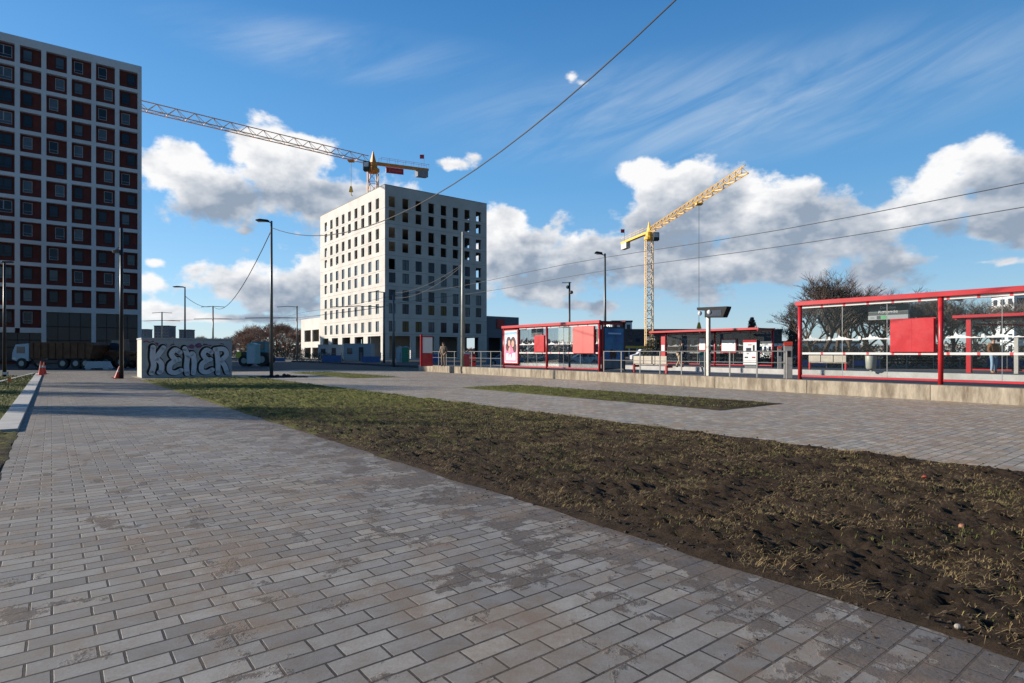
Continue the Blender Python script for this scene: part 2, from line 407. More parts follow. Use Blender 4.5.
# ---------------------------------------------------------------- paving material
def paving(name, rot_d, rot_n, bw=.295, rh=.152, mortar=.008, mud=1.0, edge=None, lift=1.0, mc=((.065, .048, .036), (.11, .083, .06))):
    m, nt, b = new_mat(name); N, L = nt.nodes, nt.links
    def mt(op, a, bb=None, cl=False):
        n = N.new('ShaderNodeMath'); n.operation = op; n.use_clamp = cl
        for i, x in enumerate((a, bb)):
            if x is None: continue
            if isinstance(x, (int, float)): n.inputs[i].default_value = x
            else: L.new(x, n.inputs[i])
        return n.outputs[0]
    def nz(vec, s, d, r=.6, off=(0,0,0)):
        mp = N.new('ShaderNodeMapping'); mp.inputs['Location'].default_value = off; L.new(vec, mp.inputs[0])
        n = N.new('ShaderNodeTexNoise'); n.inputs['Scale'].default_value = s; n.inputs['Detail'].default_value = d; n.inputs['Roughness'].default_value = r
        L.new(mp.outputs[0], n.inputs['Vector']); return n.outputs[0]
    def mr(x, a, bb, c=0, d=1):
        n = N.new('ShaderNodeMapRange'); n.interpolation_type = 'SMOOTHSTEP'; L.new(x, n.inputs[0])
        for i, q in enumerate((a, bb, c, d)): n.inputs[i+1].default_value = q
        return n.outputs[0]
    def mx(f, a, bb, typ='MIX'):
        n = N.new('ShaderNodeMix'); n.data_type = 'RGBA'; n.blend_type = typ
        if isinstance(f, (int, float)): n.inputs[0].default_value = f
        else: L.new(f, n.inputs[0])
        for i, x in ((6, a), (7, bb)):
            if isinstance(x, tuple): n.inputs[i].default_value = (*x, 1)
            else: L.new(x, n.inputs[i])
        return n.outputs[2]
    tc = N.new('ShaderNodeTexCoord'); P = tc.outputs['Object']
    def dot(v):
        n = N.new('ShaderNodeVectorMath'); n.operation = 'DOT_PRODUCT'; L.new(P, n.inputs[0]); n.inputs[1].default_value = v
        return n.outputs['Value']
    u, v = dot(rot_n), dot(rot_d)
    cb = N.new('ShaderNodeCombineXYZ')
    wob = mt('MULTIPLY', mt('SUBTRACT', nz(P, 14, 2), .5), .006)
    L.new(mt('ADD', u, wob), cb.inputs[0]); L.new(mt('ADD', v, wob), cb.inputs[1])
    br = N.new('ShaderNodeTexBrick'); L.new(cb.outputs[0], br.inputs['Vector'])
    br.offset = .36; br.offset_frequency = 2; br.squash = 1
    br.inputs['Scale'].default_value = 1; br.inputs['Brick Width'].default_value = bw; br.inputs['Row Height'].default_value = rh
    br.inputs['Mortar Size'].default_value = mortar; br.inputs['Mortar Smooth'].default_value = .25; br.inputs['Bias'].default_value = 0
    br.inputs['Color1'].default_value = (.212, .202, .187, 1); br.inputs['Color2'].default_value = (.372, .350, .313, 1); br.inputs['Mortar'].default_value = (.032, .023, .015, 1)
    col = br.outputs['Color']
    if lift != 1: col = mx(1.0, col, (lift*1.03, lift*1.0, lift*.93), 'MULTIPLY')
    # broad dusty / bluish variation
    big = nz(P, .55, 5, .6)
    col = mx(mr(big, .4, .66, 0, .55), col, mx(1.0, col, (1.08, .93, .76), 'MULTIPLY'))
    blot = nz(P, 5, 8, .7, (3, 1, 0))
    col = mx(mr(blot, .3, .7, .0, .8), col, mx(1.0, col, (.62, .58, .54), 'MULTIPLY'))
    fine = nz(P, 60, 4, .7)
    col = mx(mr(fine, .3, .7, .25, 0), col, (.1, .09, .08))
    # small mud crumbs
    crumb = nz(P, 22, 4, .65, (7, 7, 0))
    cmask = mt('MULTIPLY', mr(crumb, .66, .72), mr(nz(P, 1.3, 3, .5, (2, 5, 0)), .45, .62))
    # mud patches; stick in the joints first
    mudn = nz(P, 2.3, 8, .66, (11, 4, 0))
    jt = br.outputs['Fac']
    e = mt('ADD', mudn, mt('MULTIPLY', jt, .07))
    e = mt('ADD', e, mt('MULTIPLY', mt('SUBTRACT', nz(P, 8, 3, .6), .5), .10))
    # each brick catches a little more or less of it
    br2 = N.new('ShaderNodeTexBrick'); L.new(cb.outputs[0], br2.inputs['Vector']); br2.offset = .36; br2.offset_frequency = 2
    br2.inputs['Scale'].default_value = 1; br2.inputs['Brick Width'].default_value = bw; br2.inputs['Row Height'].default_value = rh
    br2.inputs['Mortar Size'].default_value = mortar; br2.inputs['Color1'].default_value = (0,0,0,1); br2.inputs['Color2'].default_value = (1,1,1,1)
    e = mt('ADD', e, mt('MULTIPLY', mt('SUBTRACT', br2.outputs['Color'], .5), .07))
    if edge:
        d = N.new('ShaderNodeMapRange'); L.new(u, d.inputs[0])
        for i, q in enumerate((edge-1.7, edge+.05, 0, .16)): d.inputs[i+1].default_value = q
        e = mt('ADD', e, d.outputs[0])
    mm = mr(e, .645-.035*mud, .70-.035*mud)
    mm = mt('MAXIMUM', mm, mt('MULTIPLY', cmask, .8))
    mudc = mx(mr(fine, .3, .7), *mc)
    col = mx(mt('MULTIPLY', mm, .85), col, mudc)
    # faint dusty film bands
    film = nz(P, 3.2, 6, .7, (1, 8, 3))
    col = mx(mt('MULTIPLY', mr(film, .38, .66, 0, .85 if lift == 1 else .6), mr(nz(P, .8, 4, .55, (9, 2, 0)), .4, .62, .15, 1)), col, (.19, .135, .09))
    L.new(col, b.inputs['Base Color'])
    L.new(mr(blot, .3, .7, .5, .75), b.inputs['Roughness'])
    b.inputs['Specular IOR Level'].default_value = .5
    h = mt('SUBTRACT', 1.0, jt)
    h = mt('ADD', h, mt('MULTIPLY', fine, .25))
    h = mt('ADD', h, mt('MULTIPLY', mt('MULTIPLY', mm, crumb), .9))
    h = mt('ADD', h, mt('MULTIPLY', br2.outputs['Color'], .35))
    bp = N.new('ShaderNodeBump'); bp.inputs['Strength'].default_value = .8; bp.inputs['Distance'].default_value = .006
    L.new(h, bp.inputs['Height']); L.new(bp.outputs[0], b.inputs['Normal'])
    return m
M['pave1'] = paving('block_paving', D1, N1, edge=3.85, mud=1.9)
M['pave2'] = paving('plaza_paving', D1, N1, bw=.295, rh=.152, mud=3.6, lift=1.5, mc=((.24, .165, .095), (.34, .25, .155)))

def sheet(name, pts, z, m, thick=0):
    mb = MB()
    pts = [(p[0], p[1]) for p in pts]
    a = sum(pts[i][0]*pts[(i+1) % len(pts)][1]-pts[(i+1) % len(pts)][0]*pts[i][1] for i in range(len(pts)))
    if a < 0: pts = pts[::-1]
    if thick: mb.prism(pts, z-thick, z, 'z')
    else: mb.add([(p[0], p[1], z) for p in pts], [tuple(range(len(pts)))])
    return struct(mb.build(name, m))
sheet('ground', [(-1500, -300), (1500, -300), (1500, 3000), (-1500, 3000)], -.01, M['earth'])
sheet('road', [PW(-20, -12), PW(150, -12), PW(150, 60), PW(54, 60), PW(54, 20), PW(48, -1.2), PW(38, -2.9), PW(20, -3.4), PW(-20, -3.4)], -.004, M['asphalt'])
sheet('path', [PW(-12, -.52), PW(58, -.52), PW(58, 3.87), PW(-12, 3.87)], 0, M['pave1'])
sheet('plaza', [PW(-14, 9.78), PW(38.2, 9.78), PW(38.2, 3.95), PW(45, 3.95), PW(52, 17), ST(44, 21.95), ST(-14, 21.95)], -.0005+.002, M['pave2'])
# soil patch left of the near path
# ---------------------------------------------------------------- soil and turf
def soilmat():
    m, nt, b = new_mat('soil_and_turf'); N, L = nt.nodes, nt.links
    tc = N.new('ShaderNodeTexCoord'); P = tc.outputs['Object']
    def nz(s, d, r=.6, off=(0,0,0)):
        mp = N.new('ShaderNodeMapping'); mp.inputs['Location'].default_value = off; L.new(P, mp.inputs[0])
        n = N.new('ShaderNodeTexNoise'); n.inputs['Scale'].default_value = s; n.inputs['Detail'].default_value = d; n.inputs['Roughness'].default_value = r
        L.new(mp.outputs[0], n.inputs['Vector']); return n.outputs[0]
    def mr(x, a, bb, c=0, d=1):
        n = N.new('ShaderNodeMapRange'); L.new(x, n.inputs[0])
        for i, q in enumerate((a, bb, c, d)): n.inputs[i+1].default_value = q
        return n.outputs[0]
    def mx(f, a, bb):
        n = N.new('ShaderNodeMix'); n.data_type = 'RGBA'; L.new(f, n.inputs[0])
        for i, x in ((6, a), (7, bb)):
            if isinstance(x, tuple): n.inputs[i].default_value = (*x, 1)
            else: L.new(x, n.inputs[i])
        return n.outputs[2]
    c = mx(mr(nz(9, 8, .7), .3, .7), (.016, .010, .006), (.075, .050, .031))
    c = mx(mr(nz(1.1, 4, .6, (3, 3, 0)), .5, .72, 0, .5), c, (.085, .06, .04))
    dn = N.new('ShaderNodeVectorMath'); dn.operation = 'DOT_PRODUCT'; L.new(P, dn.inputs[0]); dn.inputs[1].default_value = D1
    gm = N.new('ShaderNodeMath'); gm.operation = 'ADD'; L.new(mr(dn.outputs['Value'], 4, 20, -.16, .28), gm.inputs[0]); L.new(nz(2.5, 6, .7, (8, 1, 0)), gm.inputs[1])
    c = mx(mr(gm.outputs[0], .5, .72), c, mx(mr(nz(20, 4), .35, .65), (.07, .08, .016), (.17, .165, .04)))
    L.new(c, b.inputs['Base Color']); b.inputs['Roughness'].default_value = .95; b.inputs['Specular IOR Level'].default_value = .2
    bp = N.new('ShaderNodeBump'); bp.inputs['Strength'].default_value = 1; bp.inputs['Distance'].default_value = .05
    L.new(nz(24, 10, .8), bp.inputs['Height']); L.new(bp.outputs[0], b.inputs['Normal'])
    return m
M['soil'] = soilmat()
def soilh(p, amp=1.0):
    q = Vector((p.x, p.y, 0))
    a = noise.fractal(q*1.1, 1.0, 2.0, 4)*.04
    b = noise.fractal(q*5.5+Vector((5, 5, 0)), .7, 2.1, 5)*.034+noise.fractal(q*15, .5, 2.2, 3)*.034
    w_ = noise.cell_vector(q*7).x*.012
    c = (1-abs(noise.noise(q*9+Vector((2, 7, 0))))*2.2)**3*.028
    return (a+b+c+w_)*amp
def soil_patch(name, t0, t1, n0, n1, K, tstep, base=.015, amp=1.0, rag=.05):
    ts = [t0]
    while ts[-1] < t1: ts.append(min(t1, ts[-1]+tstep(ts[-1])))
    mb = MB(); vs = []
    for i, t in enumerate(ts):
        e0 = n0+rag*noise.fractal(Vector((t*1.3, n0*3, 1)), 1, 2, 3)
        e1 = n1+rag*noise.fractal(Vector((t*1.3, n1*3, 5)), 1, 2, 3)
        for k in range(K+1):
            n = e0+(e1-e0)*k/K
            tt = t
            if i == 0 or i == len(ts)-1: tt = t+rag*1.5*noise.noise(Vector((n*2, t, 0)))
            p = PW(tt, n)
            edge = min(n-e0, e1-n, abs(t-t0), abs(t1-t))
            f = min(1, edge/.35)
            z = base*min(1, edge/.06)+max(-.01, soilh(p, amp)*f+.014*f)
            if edge <= 1e-6: z = .0025
            vs.append((p.x, p.y, max(z, .0025)))
    fs = []
    for i in range(len(ts)-1):
        for k in range(K):
            a = i*(K+1)+k
            fs.append((a, a+1, a+K+2, a+K+1)[::-1])
    mb.add(vs, fs)
    o = mb.build(name, M['soil'], smooth=True)
    if o.data.polygons[0].normal.z < 0: o.data.flip_normals()
    return struct(o)
soil_patch('soil', -5, 38.3, 3.85, 9.8, 200, lambda t: .03+.008*max(0, t), rag=.06)
soil_patch('soil', 8.9, 21.5, 13.95, 17.2, 40, lambda t: .1, amp=.7)
soil_patch('soil', 33, 45, 13.9, 17, 24, lambda t: .3, amp=.5)
soil_patch('soil', 9, 14.9, -3.4, -.52, 50, lambda t: .07, amp=1.2)
soil_patch('soil', 15.3, 50, -3.4, -.9, 24, lambda t: .25, amp=.5)

# grass blades, straw and clods
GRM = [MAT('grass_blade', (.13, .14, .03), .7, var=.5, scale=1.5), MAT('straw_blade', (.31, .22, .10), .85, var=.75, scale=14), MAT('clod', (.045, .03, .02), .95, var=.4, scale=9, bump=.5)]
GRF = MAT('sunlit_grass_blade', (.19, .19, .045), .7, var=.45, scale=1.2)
def blades(name, count, area, gfun, m, hmin, hmax, wid, flat, kind):
    mb = MB(); rnd = random.Random(hash(name) % 999 if False else len(name)*31+count)
    made = 0; tries = 0
    while made < count and tries < count*12:
        tries += 1
        t, n = area(rnd)
        p = PW(t, n)
        if rnd.random() > gfun(t, n, p): continue
        made += 1
        z = soilh(p)*.9+.02
        a = rnd.random()*6.283; h = rnd.uniform(hmin, hmax)
        d = Vector((math.cos(a), math.sin(a), 0)); s = Vector((-d.y, d.x, 0))*wid*(1+max(0, p.y-6)*.10)
        b = Vector((p.x, p.y, max(z, .01)))
        if flat:
            e = b+d*h+Vector((0, 0, rnd.uniform(-.01, .03))); mid = b+d*h*.5+Vector((0, 0, rnd.uniform(.01, .035)))
        else:
            e = b+d*h*rnd.uniform(.6, 1.3)+Vector((0, 0, h*rnd.uniform(.15, .8))); mid = b+d*h*.2+Vector((0, 0, h*.55))
        mb.add([b-s, b+s, mid+s*.8, mid-s*.8, e], [(0, 1, 2, 3), (3, 2, 4)])
    o = mb.build(name, m); o['kind'] = 'stuff'; return o
def dens_grass(t, n, p):
    v = noise.fractal(Vector((p.x*.9, p.y*.9, 3)), 1, 2, 3)*.9+noise.noise(Vector((p.x*4, p.y*4, 1)))*.5
    edge = min(n-3.85, 9.8-n)
    return max(0, min(1, v+.10+max(0, t-2)*.035))*min(1, max(0, edge-.1)*3)
def dens_straw(t, n, p):
    v = noise.fractal(Vector((p.x*1.4, p.y*1.4, 9)), 1, 2, 3)*1.6+.3+(n-6)*.09
    return max(0, min(1, v))
def area_main(r):
    t = -2.5+(r.random()**1.7)*26; return t, r.uniform(3.9, 9.75)
def area_near(r): return -1.5+(r.random()**1.3)*17, r.uniform(3.9, 9.75)
def area_far(r): return r.uniform(8, 38), r.uniform(4, 9.7)
def clump(area, n=7, sp=.06):
    st = {'k': 0, 'c': (0, 0)}
    def f(r):
        if st['k'] <= 0: st['c'] = area(r); st['k'] = r.randint(2, n)
        st['k'] -= 1
        return st['c'][0]+r.gauss(0, sp), min(9.75, max(3.9, st['c'][1]+r.gauss(0, sp)))
    return f
tag(blades('grass', 46000, clump(area_main), dens_grass, GRM[0], .02, .065, .0017, False, 'g'), 'thin green grass tufts coming up through the dark soil strip', 'grass')
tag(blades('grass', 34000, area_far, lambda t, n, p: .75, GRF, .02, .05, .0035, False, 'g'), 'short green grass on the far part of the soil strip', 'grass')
tag(blades('straw', 75000, area_near, dens_straw, GRM[1], .03, .16, .0014, True, 's'), 'dry straw and dead stalks scattered over the soil', 'straw')
def area_isl(r): return (r.uniform(9, 21.4), r.uniform(14.05, 17.1)) if r.random() < .7 else (r.uniform(33.2, 44.8), r.uniform(14, 16.9))
tag(blades('grass', 7000, area_isl, lambda t, n, p: .25+.6*max(0, noise.noise(Vector((p.x, p.y, 0))*1.2)), GRM[0], .02, .06, .003, False, 'i'), 'short grass on the two small islands in the plaza', 'grass')
def area_left(r): return (r.uniform(15.4, 49), r.uniform(-3.3, -.95))
tag(blades('grass', 9000, area_left, lambda t, n, p: .8, GRM[0], .03, .08, .004, False, 'l'), 'short grass left of the pale kerb', 'grass')
cl = MB(); rnd = random.Random(4)
for i in range(13000):
    t, n = area_main(rnd)
    if rnd.random() < .25: n = 3.85+abs(rnd.gauss(0, .5))
    if rnd.random() < .12: n = 3.85-abs(rnd.gauss(0, .35))
    p = PW(t, n); r = rnd.uniform(.004, .018)*(1.6 if rnd.random() < .12 else 1)
    if n < 3.85: r *= .45
    z = (soilh(p)*.9+.02 if n > 3.9 else .002)
    a = rnd.random()*6.28; ca, sa = math.cos(a), math.sin(a)
    vs = [(p.x+r*(x*ca-y*sa)*rnd.uniform(.7, 1.3), p.y+r*(x*sa+y*ca)*rnd.uniform(.7, 1.3), max(z, 0)+r*zz*rnd.uniform(.5, 1)) for x, y, zz in ((1,0,.2),(0,1,.3),(-1,0,.1),(0,-1,.25),(.2,.1,1),(0,0,-.6))]
    cl.add(vs, [(0,1,4),(1,2,4),(2,3,4),(3,0,4),(1,0,5),(2,1,5),(3,2,5),(0,3,5)])
tag(cl.build('clods', GRM[2]), 'crumbs and clods of dark earth along the soil edge', 'soil clods', kind='stuff')
def apple(px, py, lab, m, r=.035):
    p = G(px, py, .04); mb = MB(); mb.lathe([(.004, -.9*r), (.6*r, -.95*r), (.98*r, -.2*r), (.95*r, .35*r), (.55*r, .85*r), (.15*r, .72*r), (.004, .66*r)], (0, 0, r*.9), 12)
    o = mb.build('apple', m, loc=(p.x, p.y, soilh(p)+.02), smooth=True); tag(o, lab, 'apple')
    st = MB().tube([(0, 0, r*1.5), (r*.15, 0, r*2.1)], r*.07, 5).build('stalk', M['bark'], o)
apple(925, 478, 'bright red apple lying on the soil near the plaza edge', M['apple'], .03)
apple(962, 524, 'pale brownish apple lying lower down on the soil strip', MAT('old_apple', (.28, .13, .07), .5), .028)
mb = MB(); p = G(958, 630, .02); mb.ell((0, 0, .02), (.02, .017, .014), 9, 6)
tag(mb.build('pebble', M['stone'], loc=(p.x, p.y, .02)), 'small pale stone at the soil edge by the near paving', 'stone')

# kerb along the left of the path
kb = MB()
t = 15.0
Mk = Matrix.Identity(4)
while t < 53.5:
    a, b_ = t+.004, min(t+1.0, 53.5)-.004
    P4 = [PW(a, -.9), PW(a, -.525), PW(b_, -.525), PW(b_, -.9)]
    kb.prism([(p.x, p.y) for p in P4], -.1, .06, 'z')
    t += 1.0
struct(kb.build('kerb', M['kerb'], bevel=.01))
kb = MB()
for k in range(3):
    P4 = [PW(14.6, -3.4+k*.83), PW(14.6, -2.58+k*.83), PW(14.95, -2.58+k*.83), PW(14.95, -3.4+k*.83)]
    kb.prism([(p.x, p.y) for p in P4[::-1]], -.1, .055, 'z')
struct(kb.build('kerb', M['kerb'], bevel=.01))
# white kerb of the road on the left
kb = MB()
P4 = [PW(53.5, -.95), PW(53.5, -1.1), PW(20, -3.62), PW(20, -3.45)]
kb.prism([(p.x, p.y) for p in P4], -.1, .08, 'z')
struct(kb.build('kerb', M['kerb']))

# ---------------------------------------------------------------- tram stop: retaining wall, platforms, tracks
def slabbox(name, t0, t1, n0, n1, z0, z1, m, bevel=0):
    P4 = [ST(t0, n0), ST(t1, n0), ST(t1, n1), ST(t0, n1)]
    pts = [(p.x, p.y) for p in P4]
    a = sum(pts[i][0]*pts[(i+1) % 4][1]-pts[(i+1) % 4][0]*pts[i][1] for i in range(4))
    if a < 0: pts = pts[::-1]
    return MB().prism(pts, z0, z1, 'z').build(name, m, bevel=bevel)
wr = thing('retaining_wall', ST(43.5, 21.95), AS, 'low stained beige concrete wall along the front of the near tram platform', 'wall')
x = 0
while x < 58:
    MB().box(x+.006, x+4.0-.006, 0, .28, -.2, PZ-.01).build('wall_panel', M['wallconc'], wr, bevel=.012)
    x += 4.0
struct(slabbox('platform', -15, 43.5, 22.235, 26.3, -.2, PZ, M['platf']))
struct(slabbox('platform', -15, 46, 34.5, 39.5, -.2, PZ, M['platf']))
struct(slabbox('platform_edge', -15, 46, 34.2, 34.497, -.2, PZ+.01, M['kerb']))
struct(slabbox('platform_edge', -15, 43.5, 26.303, 26.6, -.2, PZ+.01, M['kerb']))
struct(slabbox('track_bed', -60, 300, 26.603, 34.197, -.3, .18, M['asphalt']))
for n in (27.7, 29.15, 31.4, 32.85):
    struct(slabbox('tram_rail', -60, 300, n, n+.07, .1, .2, M['steel']))
# pale strip on the near platform floor
# ---------------------------------------------------------------- railing
def railing(t_start, t_end, lab):
    Lg = t_start-t_end; r = thing('railing', ST(t_start, 22.33, PZ), AS, lab, 'railing', 'grey steel railings on the platform wall')
    n = round(Lg/1.2)
    for k in range(n+1):
        MB().box(k*Lg/n-.03, k*Lg/n+.03, -.012, .012, -.02, 1.08).build('post', M['rail'], r)
    for z in (1.08, .62):
        MB().tube([(-.03, 0, z), (Lg+.03, 0, z)], .02 if z > 1 else .014, 8).build('rail', M['rail'], r)
railing(43.2, 32.2, 'grey steel railing left of the shelter with the pink poster')
railing(22.6, 12.5, 'grey steel railing between the two near shelters, bench behind it')

# ---------------------------------------------------------------- shelters
def skyline(x0, x1, y, z, m, parent, s=1.0):
    mb = MB(); x = x0; k = 0
    prof = [(0, 0), (0, .09), (.06, .12), (.12, .09), (.18, .16), (.24, .14), (.28, .3), (.31, .42), (.34, .3), (.4, .2), (.48, .24), (.52, .16), (.58, .2), (.64, .12), (.72, .1), (.8, .06), (.9, .1), (1.0, .04), (1.08, .05), (1.1, .24), (1.18, .26), (1.2, .05), (1.2, 0)]
    while x+1.0 < x1:
        pts = [(x+p[0]*.85, z+p[1]*.5-.03) for p in prof]
        mb.prism([(a, b) for a, b in pts], y-.0015, y+.0015, 'y'); x += 1.06
    return mb.build('skyline_decal', m, parent)
def shelter(t_left, n_back, L_, H, rotflip, lab, bays=2, ad_left=False, near=True, panels=(), depth=1.85, sign=None, ads=None):
    """local x runs along the back glass, local y from the glass towards the open side"""
    rz = AS+(math.pi if rotflip else 0)
    r = thing('tram_shelter', ST(t_left, n_back, PZ), rz, lab, 'tram shelter', 'red tram stop shelters')
    bl = L_/bays
    for k in range(bays+1):
        x = k*bl
        MB().tube([(x, 0, 0), (x, 0, H-.17)], .075, 12).build('post', M['red'], r, smooth=True)
    MB().box(-.12, L_+.12, -.14, .02, H-.17, H, ).build('front_beam', M['red'], r, bevel=.015)
    MB().box(-.12, L_+.12, .022, depth, H-.10, H-.03).build('roof', M['darkroof'], r)
    MB().box(-.12, L_+.12, depth+.002, depth+.07, H-.14, H+.0).build('edge_beam', M['red'], r)
    for k in range(bays+1):                      # rafters
        MB().box(k*bl-.04, k*bl+.04, .03, depth-.01, H-.22, H-.105).build('rafter', M['red'], r)
    for k in range(bays):
        x0, x1 = k*bl+.09, (k+1)*bl-.09
        if ad_left and k == 0: x0 += 1.62
        g = MB().box(x0, x1, -.006, .006, .17, H-.30).build('glass_panel', M['glass'], r)
        MB().box(x0, x1, -.010, -.0075, 1.0-.045, 1.0+.035).build('white_band', M['band'], g)
        MB().box(x0, x1, -.010, -.0075, H-.27, H-.18).build('white_band', M['band'], g)
        skyline(x0+.05, x1, -.012, 1.52, M['decal'], g)
        for i in range(1, 3):
            xx = x0+(x1-x0)*i/3
            MB().box(xx-.008, xx+.008, -.0068, .0068, .17, H-.3).build('joint', M['steel'], g)
        MB().box(k*bl+.075, (k+1)*bl-.075, -.03, .03, .10, .165).build('bottom_rail', M['red'], r)
    for (x0, x1, z0, z1, key) in panels:
        pf = MB().box(x0, x1, -.10, -.032, z0, z1).build('map_case', M[key], r, bevel=.01)
        MB().box(x0-.03, x1+.03, -.031, -.015, z0-.03, z1+.03).build('case_frame', M['red'], pf)
        MB().box((x0+x1)/2-.006, (x0+x1)/2+.006, -.103, -.101, z0, z1).build('seam', M['red'], pf)
    return r
# near left shelter
s1 = shelter(31.95, 22.4, 8.95, 2.76, False, 'near red shelter with pink poster at left and blue poster on its right end', ad_left=True,
             panels=[(3.35, 4.32, 1.05, 2.05, 'redpanel'), (6.9, 8.6, .98, 2.45, 'palered')])
# pink poster case at the left end, facing the camera
ac = MB().box(.08, 1.62, -.05, .14, .28, 2.5).build('poster_case', M['red'], s1, bevel=.015)
MB().box(.16, 1.54, -.062, -.051, .36, 2.43).build('poster_border', M['white'], ac)
MB().box(.22, 1.48, -.068, -.0625, .42, 1.55).build('poster_print', M['pink'], ac)
MB().box(.22, 1.48, -.068, -.0625, 1.552, 2.38).build('poster_sky', M['skyb'], ac)
q = MB()
for cx, cz, rx, rz_ in ((.62, 1.72, .26, .34), (1.12, 1.66, .30, .38), (.5, 1.4, .2, .3), (1.28, 1.32, .2, .32)):
    q.prism([(cx+rx*math.cos(a*.5236), cz+rz_*math.sin(a*.5236)) for a in range(12)], -.0715, -.0685, 'y')
q.build('poster_hair', M['hairp'], ac)
q = MB()
for cx, cz, rx, rz_ in ((.68, 1.62, .13, .2), (1.08, 1.58, .15, .22), (.72, 1.15, .12, .2)):
    q.prism([(cx+rx*math.cos(a*.5236), cz+rz_*math.sin(a*.5236)) for a in range(12)], -.075, -.072, 'y')
q.build('poster_faces', M['skinp'], ac)
q = MB(); q.prism([(.3, .5), (1.4, .5), (1.38, 1.02), (1.0, .98), (.95, .6), (.86, .92), (.7, .9), (.64, .62), (.62, .98), (.34, .98)], -.0725, -.0695, 'y')
q.build('poster_lettering', M['pinkl'], ac)
q = MB()
q.prism([(.22, 2.15), (.6, 2.05), (1.1, 2.18), (1.48, 1.98), (1.48, 1.7), (1.3, 1.95), (.9, 2.05), (.4, 2.0), (.22, 1.8)], -.0715, -.0685, 'y')
q.build('poster_patches', M['pinkl'], ac)
# blue poster panel closing the right end
eb = MB().box(8.97, 9.09, .17, 1.78, .12, 2.42).build('end_case', M['darksteel'], s1, bevel=.01)
MB().box(9.092, 9.100, .25, 1.70, .62, 2.34).build('poster_print', M['postb'], eb)
MB().box(9.092, 9.100, .25, 1.70, .18, .615).build('poster_foot', M['postg'], eb)
q = MB()
for cx, cz, rx, rz_ in ((.75, .95, .15, .28), (1.0, .92, .15, .24)):
    q.prism([(cx+rx*math.cos(a*.5236), cz+rz_*math.sin(a*.5236)) for a in range(12)], 9.101, 9.104, 'x')
q.build('poster_figures', M['hairp'], eb)
MB().box(9.10, 9.104, .5, 1.5, 2.02, 2.1).build('poster_title', M['skyb'], eb)
MB().box(8.98, 9.08, .10, .165, .0, 2.7).build('end_post', M['red'], s1)
MB().box(8.98, 9.08, 1.785, 1.85, .0, 2.65).build('end_post', M['darksteel'], s1)

# near right shelter
s2 = shelter(12.0, 22.4, 13.92, 3.0, False, 'nearest red shelter at the right edge, with a grey stop sign inside', bays=3,
             panels=[(3.2, 4.48, 1.05, 2.15, 'redpanel')])

def hang_sign(parent, x, w, z0, y, stop=True, big=1.0, H=2.8):
    s = MB().box(x, x+w, y, y+.10, z0, z0+.52).build('stop_sign', M['signd'], parent, bevel=.006)
    MB().box(x-.005, x+w+.005, y-.008, y+.108, z0-.0, z0+.15).build('line_strip', M['decal'], s)
    MB().box(x+w*.33, x+w*.47, y-.012, y-.0085, z0+.015, z0+.135).build('line_badge', M['signg'], s)
    MB().box(x+w*.22, x+w*.32, y-.012, y-.0085, z0+.015, z0+.135).build('line_badge', M['signd'], s)
    MB().box(x+w*.06, x+w*.16, y-.012, y-.0085, z0+.06, z0+.08).build('line_text', M['signd'], s)
    text_mesh('Direction', .13, M['paper'], 'sign_text', s, (x+w*.5, y-.004, z0+.42), (math.pi/2, 0, 0), width=.5)
    text_mesh('Rotonde', .17, M['paper'], 'sign_text', s, (x+w*.5, y-.004, z0+.27), (math.pi/2, 0, 0), width=.62)
    for xx in (x+.2, x+w-.2): MB().box(xx-.02, xx+.02, y+.03, y+.07, z0+.52, H-.1).build('hanger', M['darksteel'], s)
hang_sign(s2, 2.25, 1.28, 2.2, .5, H=3.0)
hang_sign(s1, 2.3, 1.1, 2.0, .5, H=2.76)

# far shelters, opening towards the camera
s3 = shelter(22.2, 37.9, 9.1, 2.68, True, 'red shelter on the far platform with white map cases, open side facing the camera', panels=[])
q = [(2.7, 3.95, 1.0, 2.0), (5.25, 5.9, 1.15, 2.15)]
for (x0, x1, z0, z1) in q:
    c_ = MB().box(x0, x1, .04, .12, z0, z1).build('map_case', M['red'], s3, bevel=.008)
    MB().box(x0+.07, x1-.07, .122, .13, z0+.08, z1-.07).build('map_sheet', M['paper'], c_)
    mk = MB()
    rr = random.Random(3)
    for i in range(9):
        xx = rr.uniform(x0+.15, x1-.25); zz = rr.uniform(z0+.15, z1-.15); mk.box(xx, xx+rr.uniform(.06, .2), .1305, .1325, zz, zz+.012)
    mk.build('map_lines', M['signd'], c_)
tot = MB().box(8.1, 8.5, 1.2, 1.34, 0, 2.35).build('notice_column', M['red'], s3)
MB().box(8.14, 8.46, 1.341, 1.35, 1.1, 1.6).build('notice', M['decal'], tot)
MB().tube([(9.0, .1, 2.35), (8.3, 1.2, 2.0)], .035, 6).build('brace', M['red'], s3)
s4 = shelter(1.7, 37.9, 9.5, 2.92, True, 'far platform shelter at the right edge, person in brown jacket standing in it', panels=[])
for xx in (7.1, ):
    MB().box(xx, xx+.16, 1.3, 1.45, 0, 1.75).build('steel_column', M['brushed'], s4)
nb = MB().box(2.6, 3.35, 1.0, 1.12, .7, 2.1).build('notice_board', M['red'], s4)
MB().box(2.78, 3.17, 1.122, 1.13, 1.25, 1.75).build('notice', M['decal'], nb)
MB().box(8.9, 9.1, 1.5, 1.72, 0, 2.8).build('side_column', M['red'], s4)
MB().tube([(9.1, .2, 2.5), (3.1, 1.1, 2.1)], .04, 6).build('brace', M['red'], s4)
for (x0, x1) in ((3.6, 5.2), (5.6, 6.9)):
    MB().box(x0, x1, .04, .5, .42, .47).build('seat', M['steel'], s4)

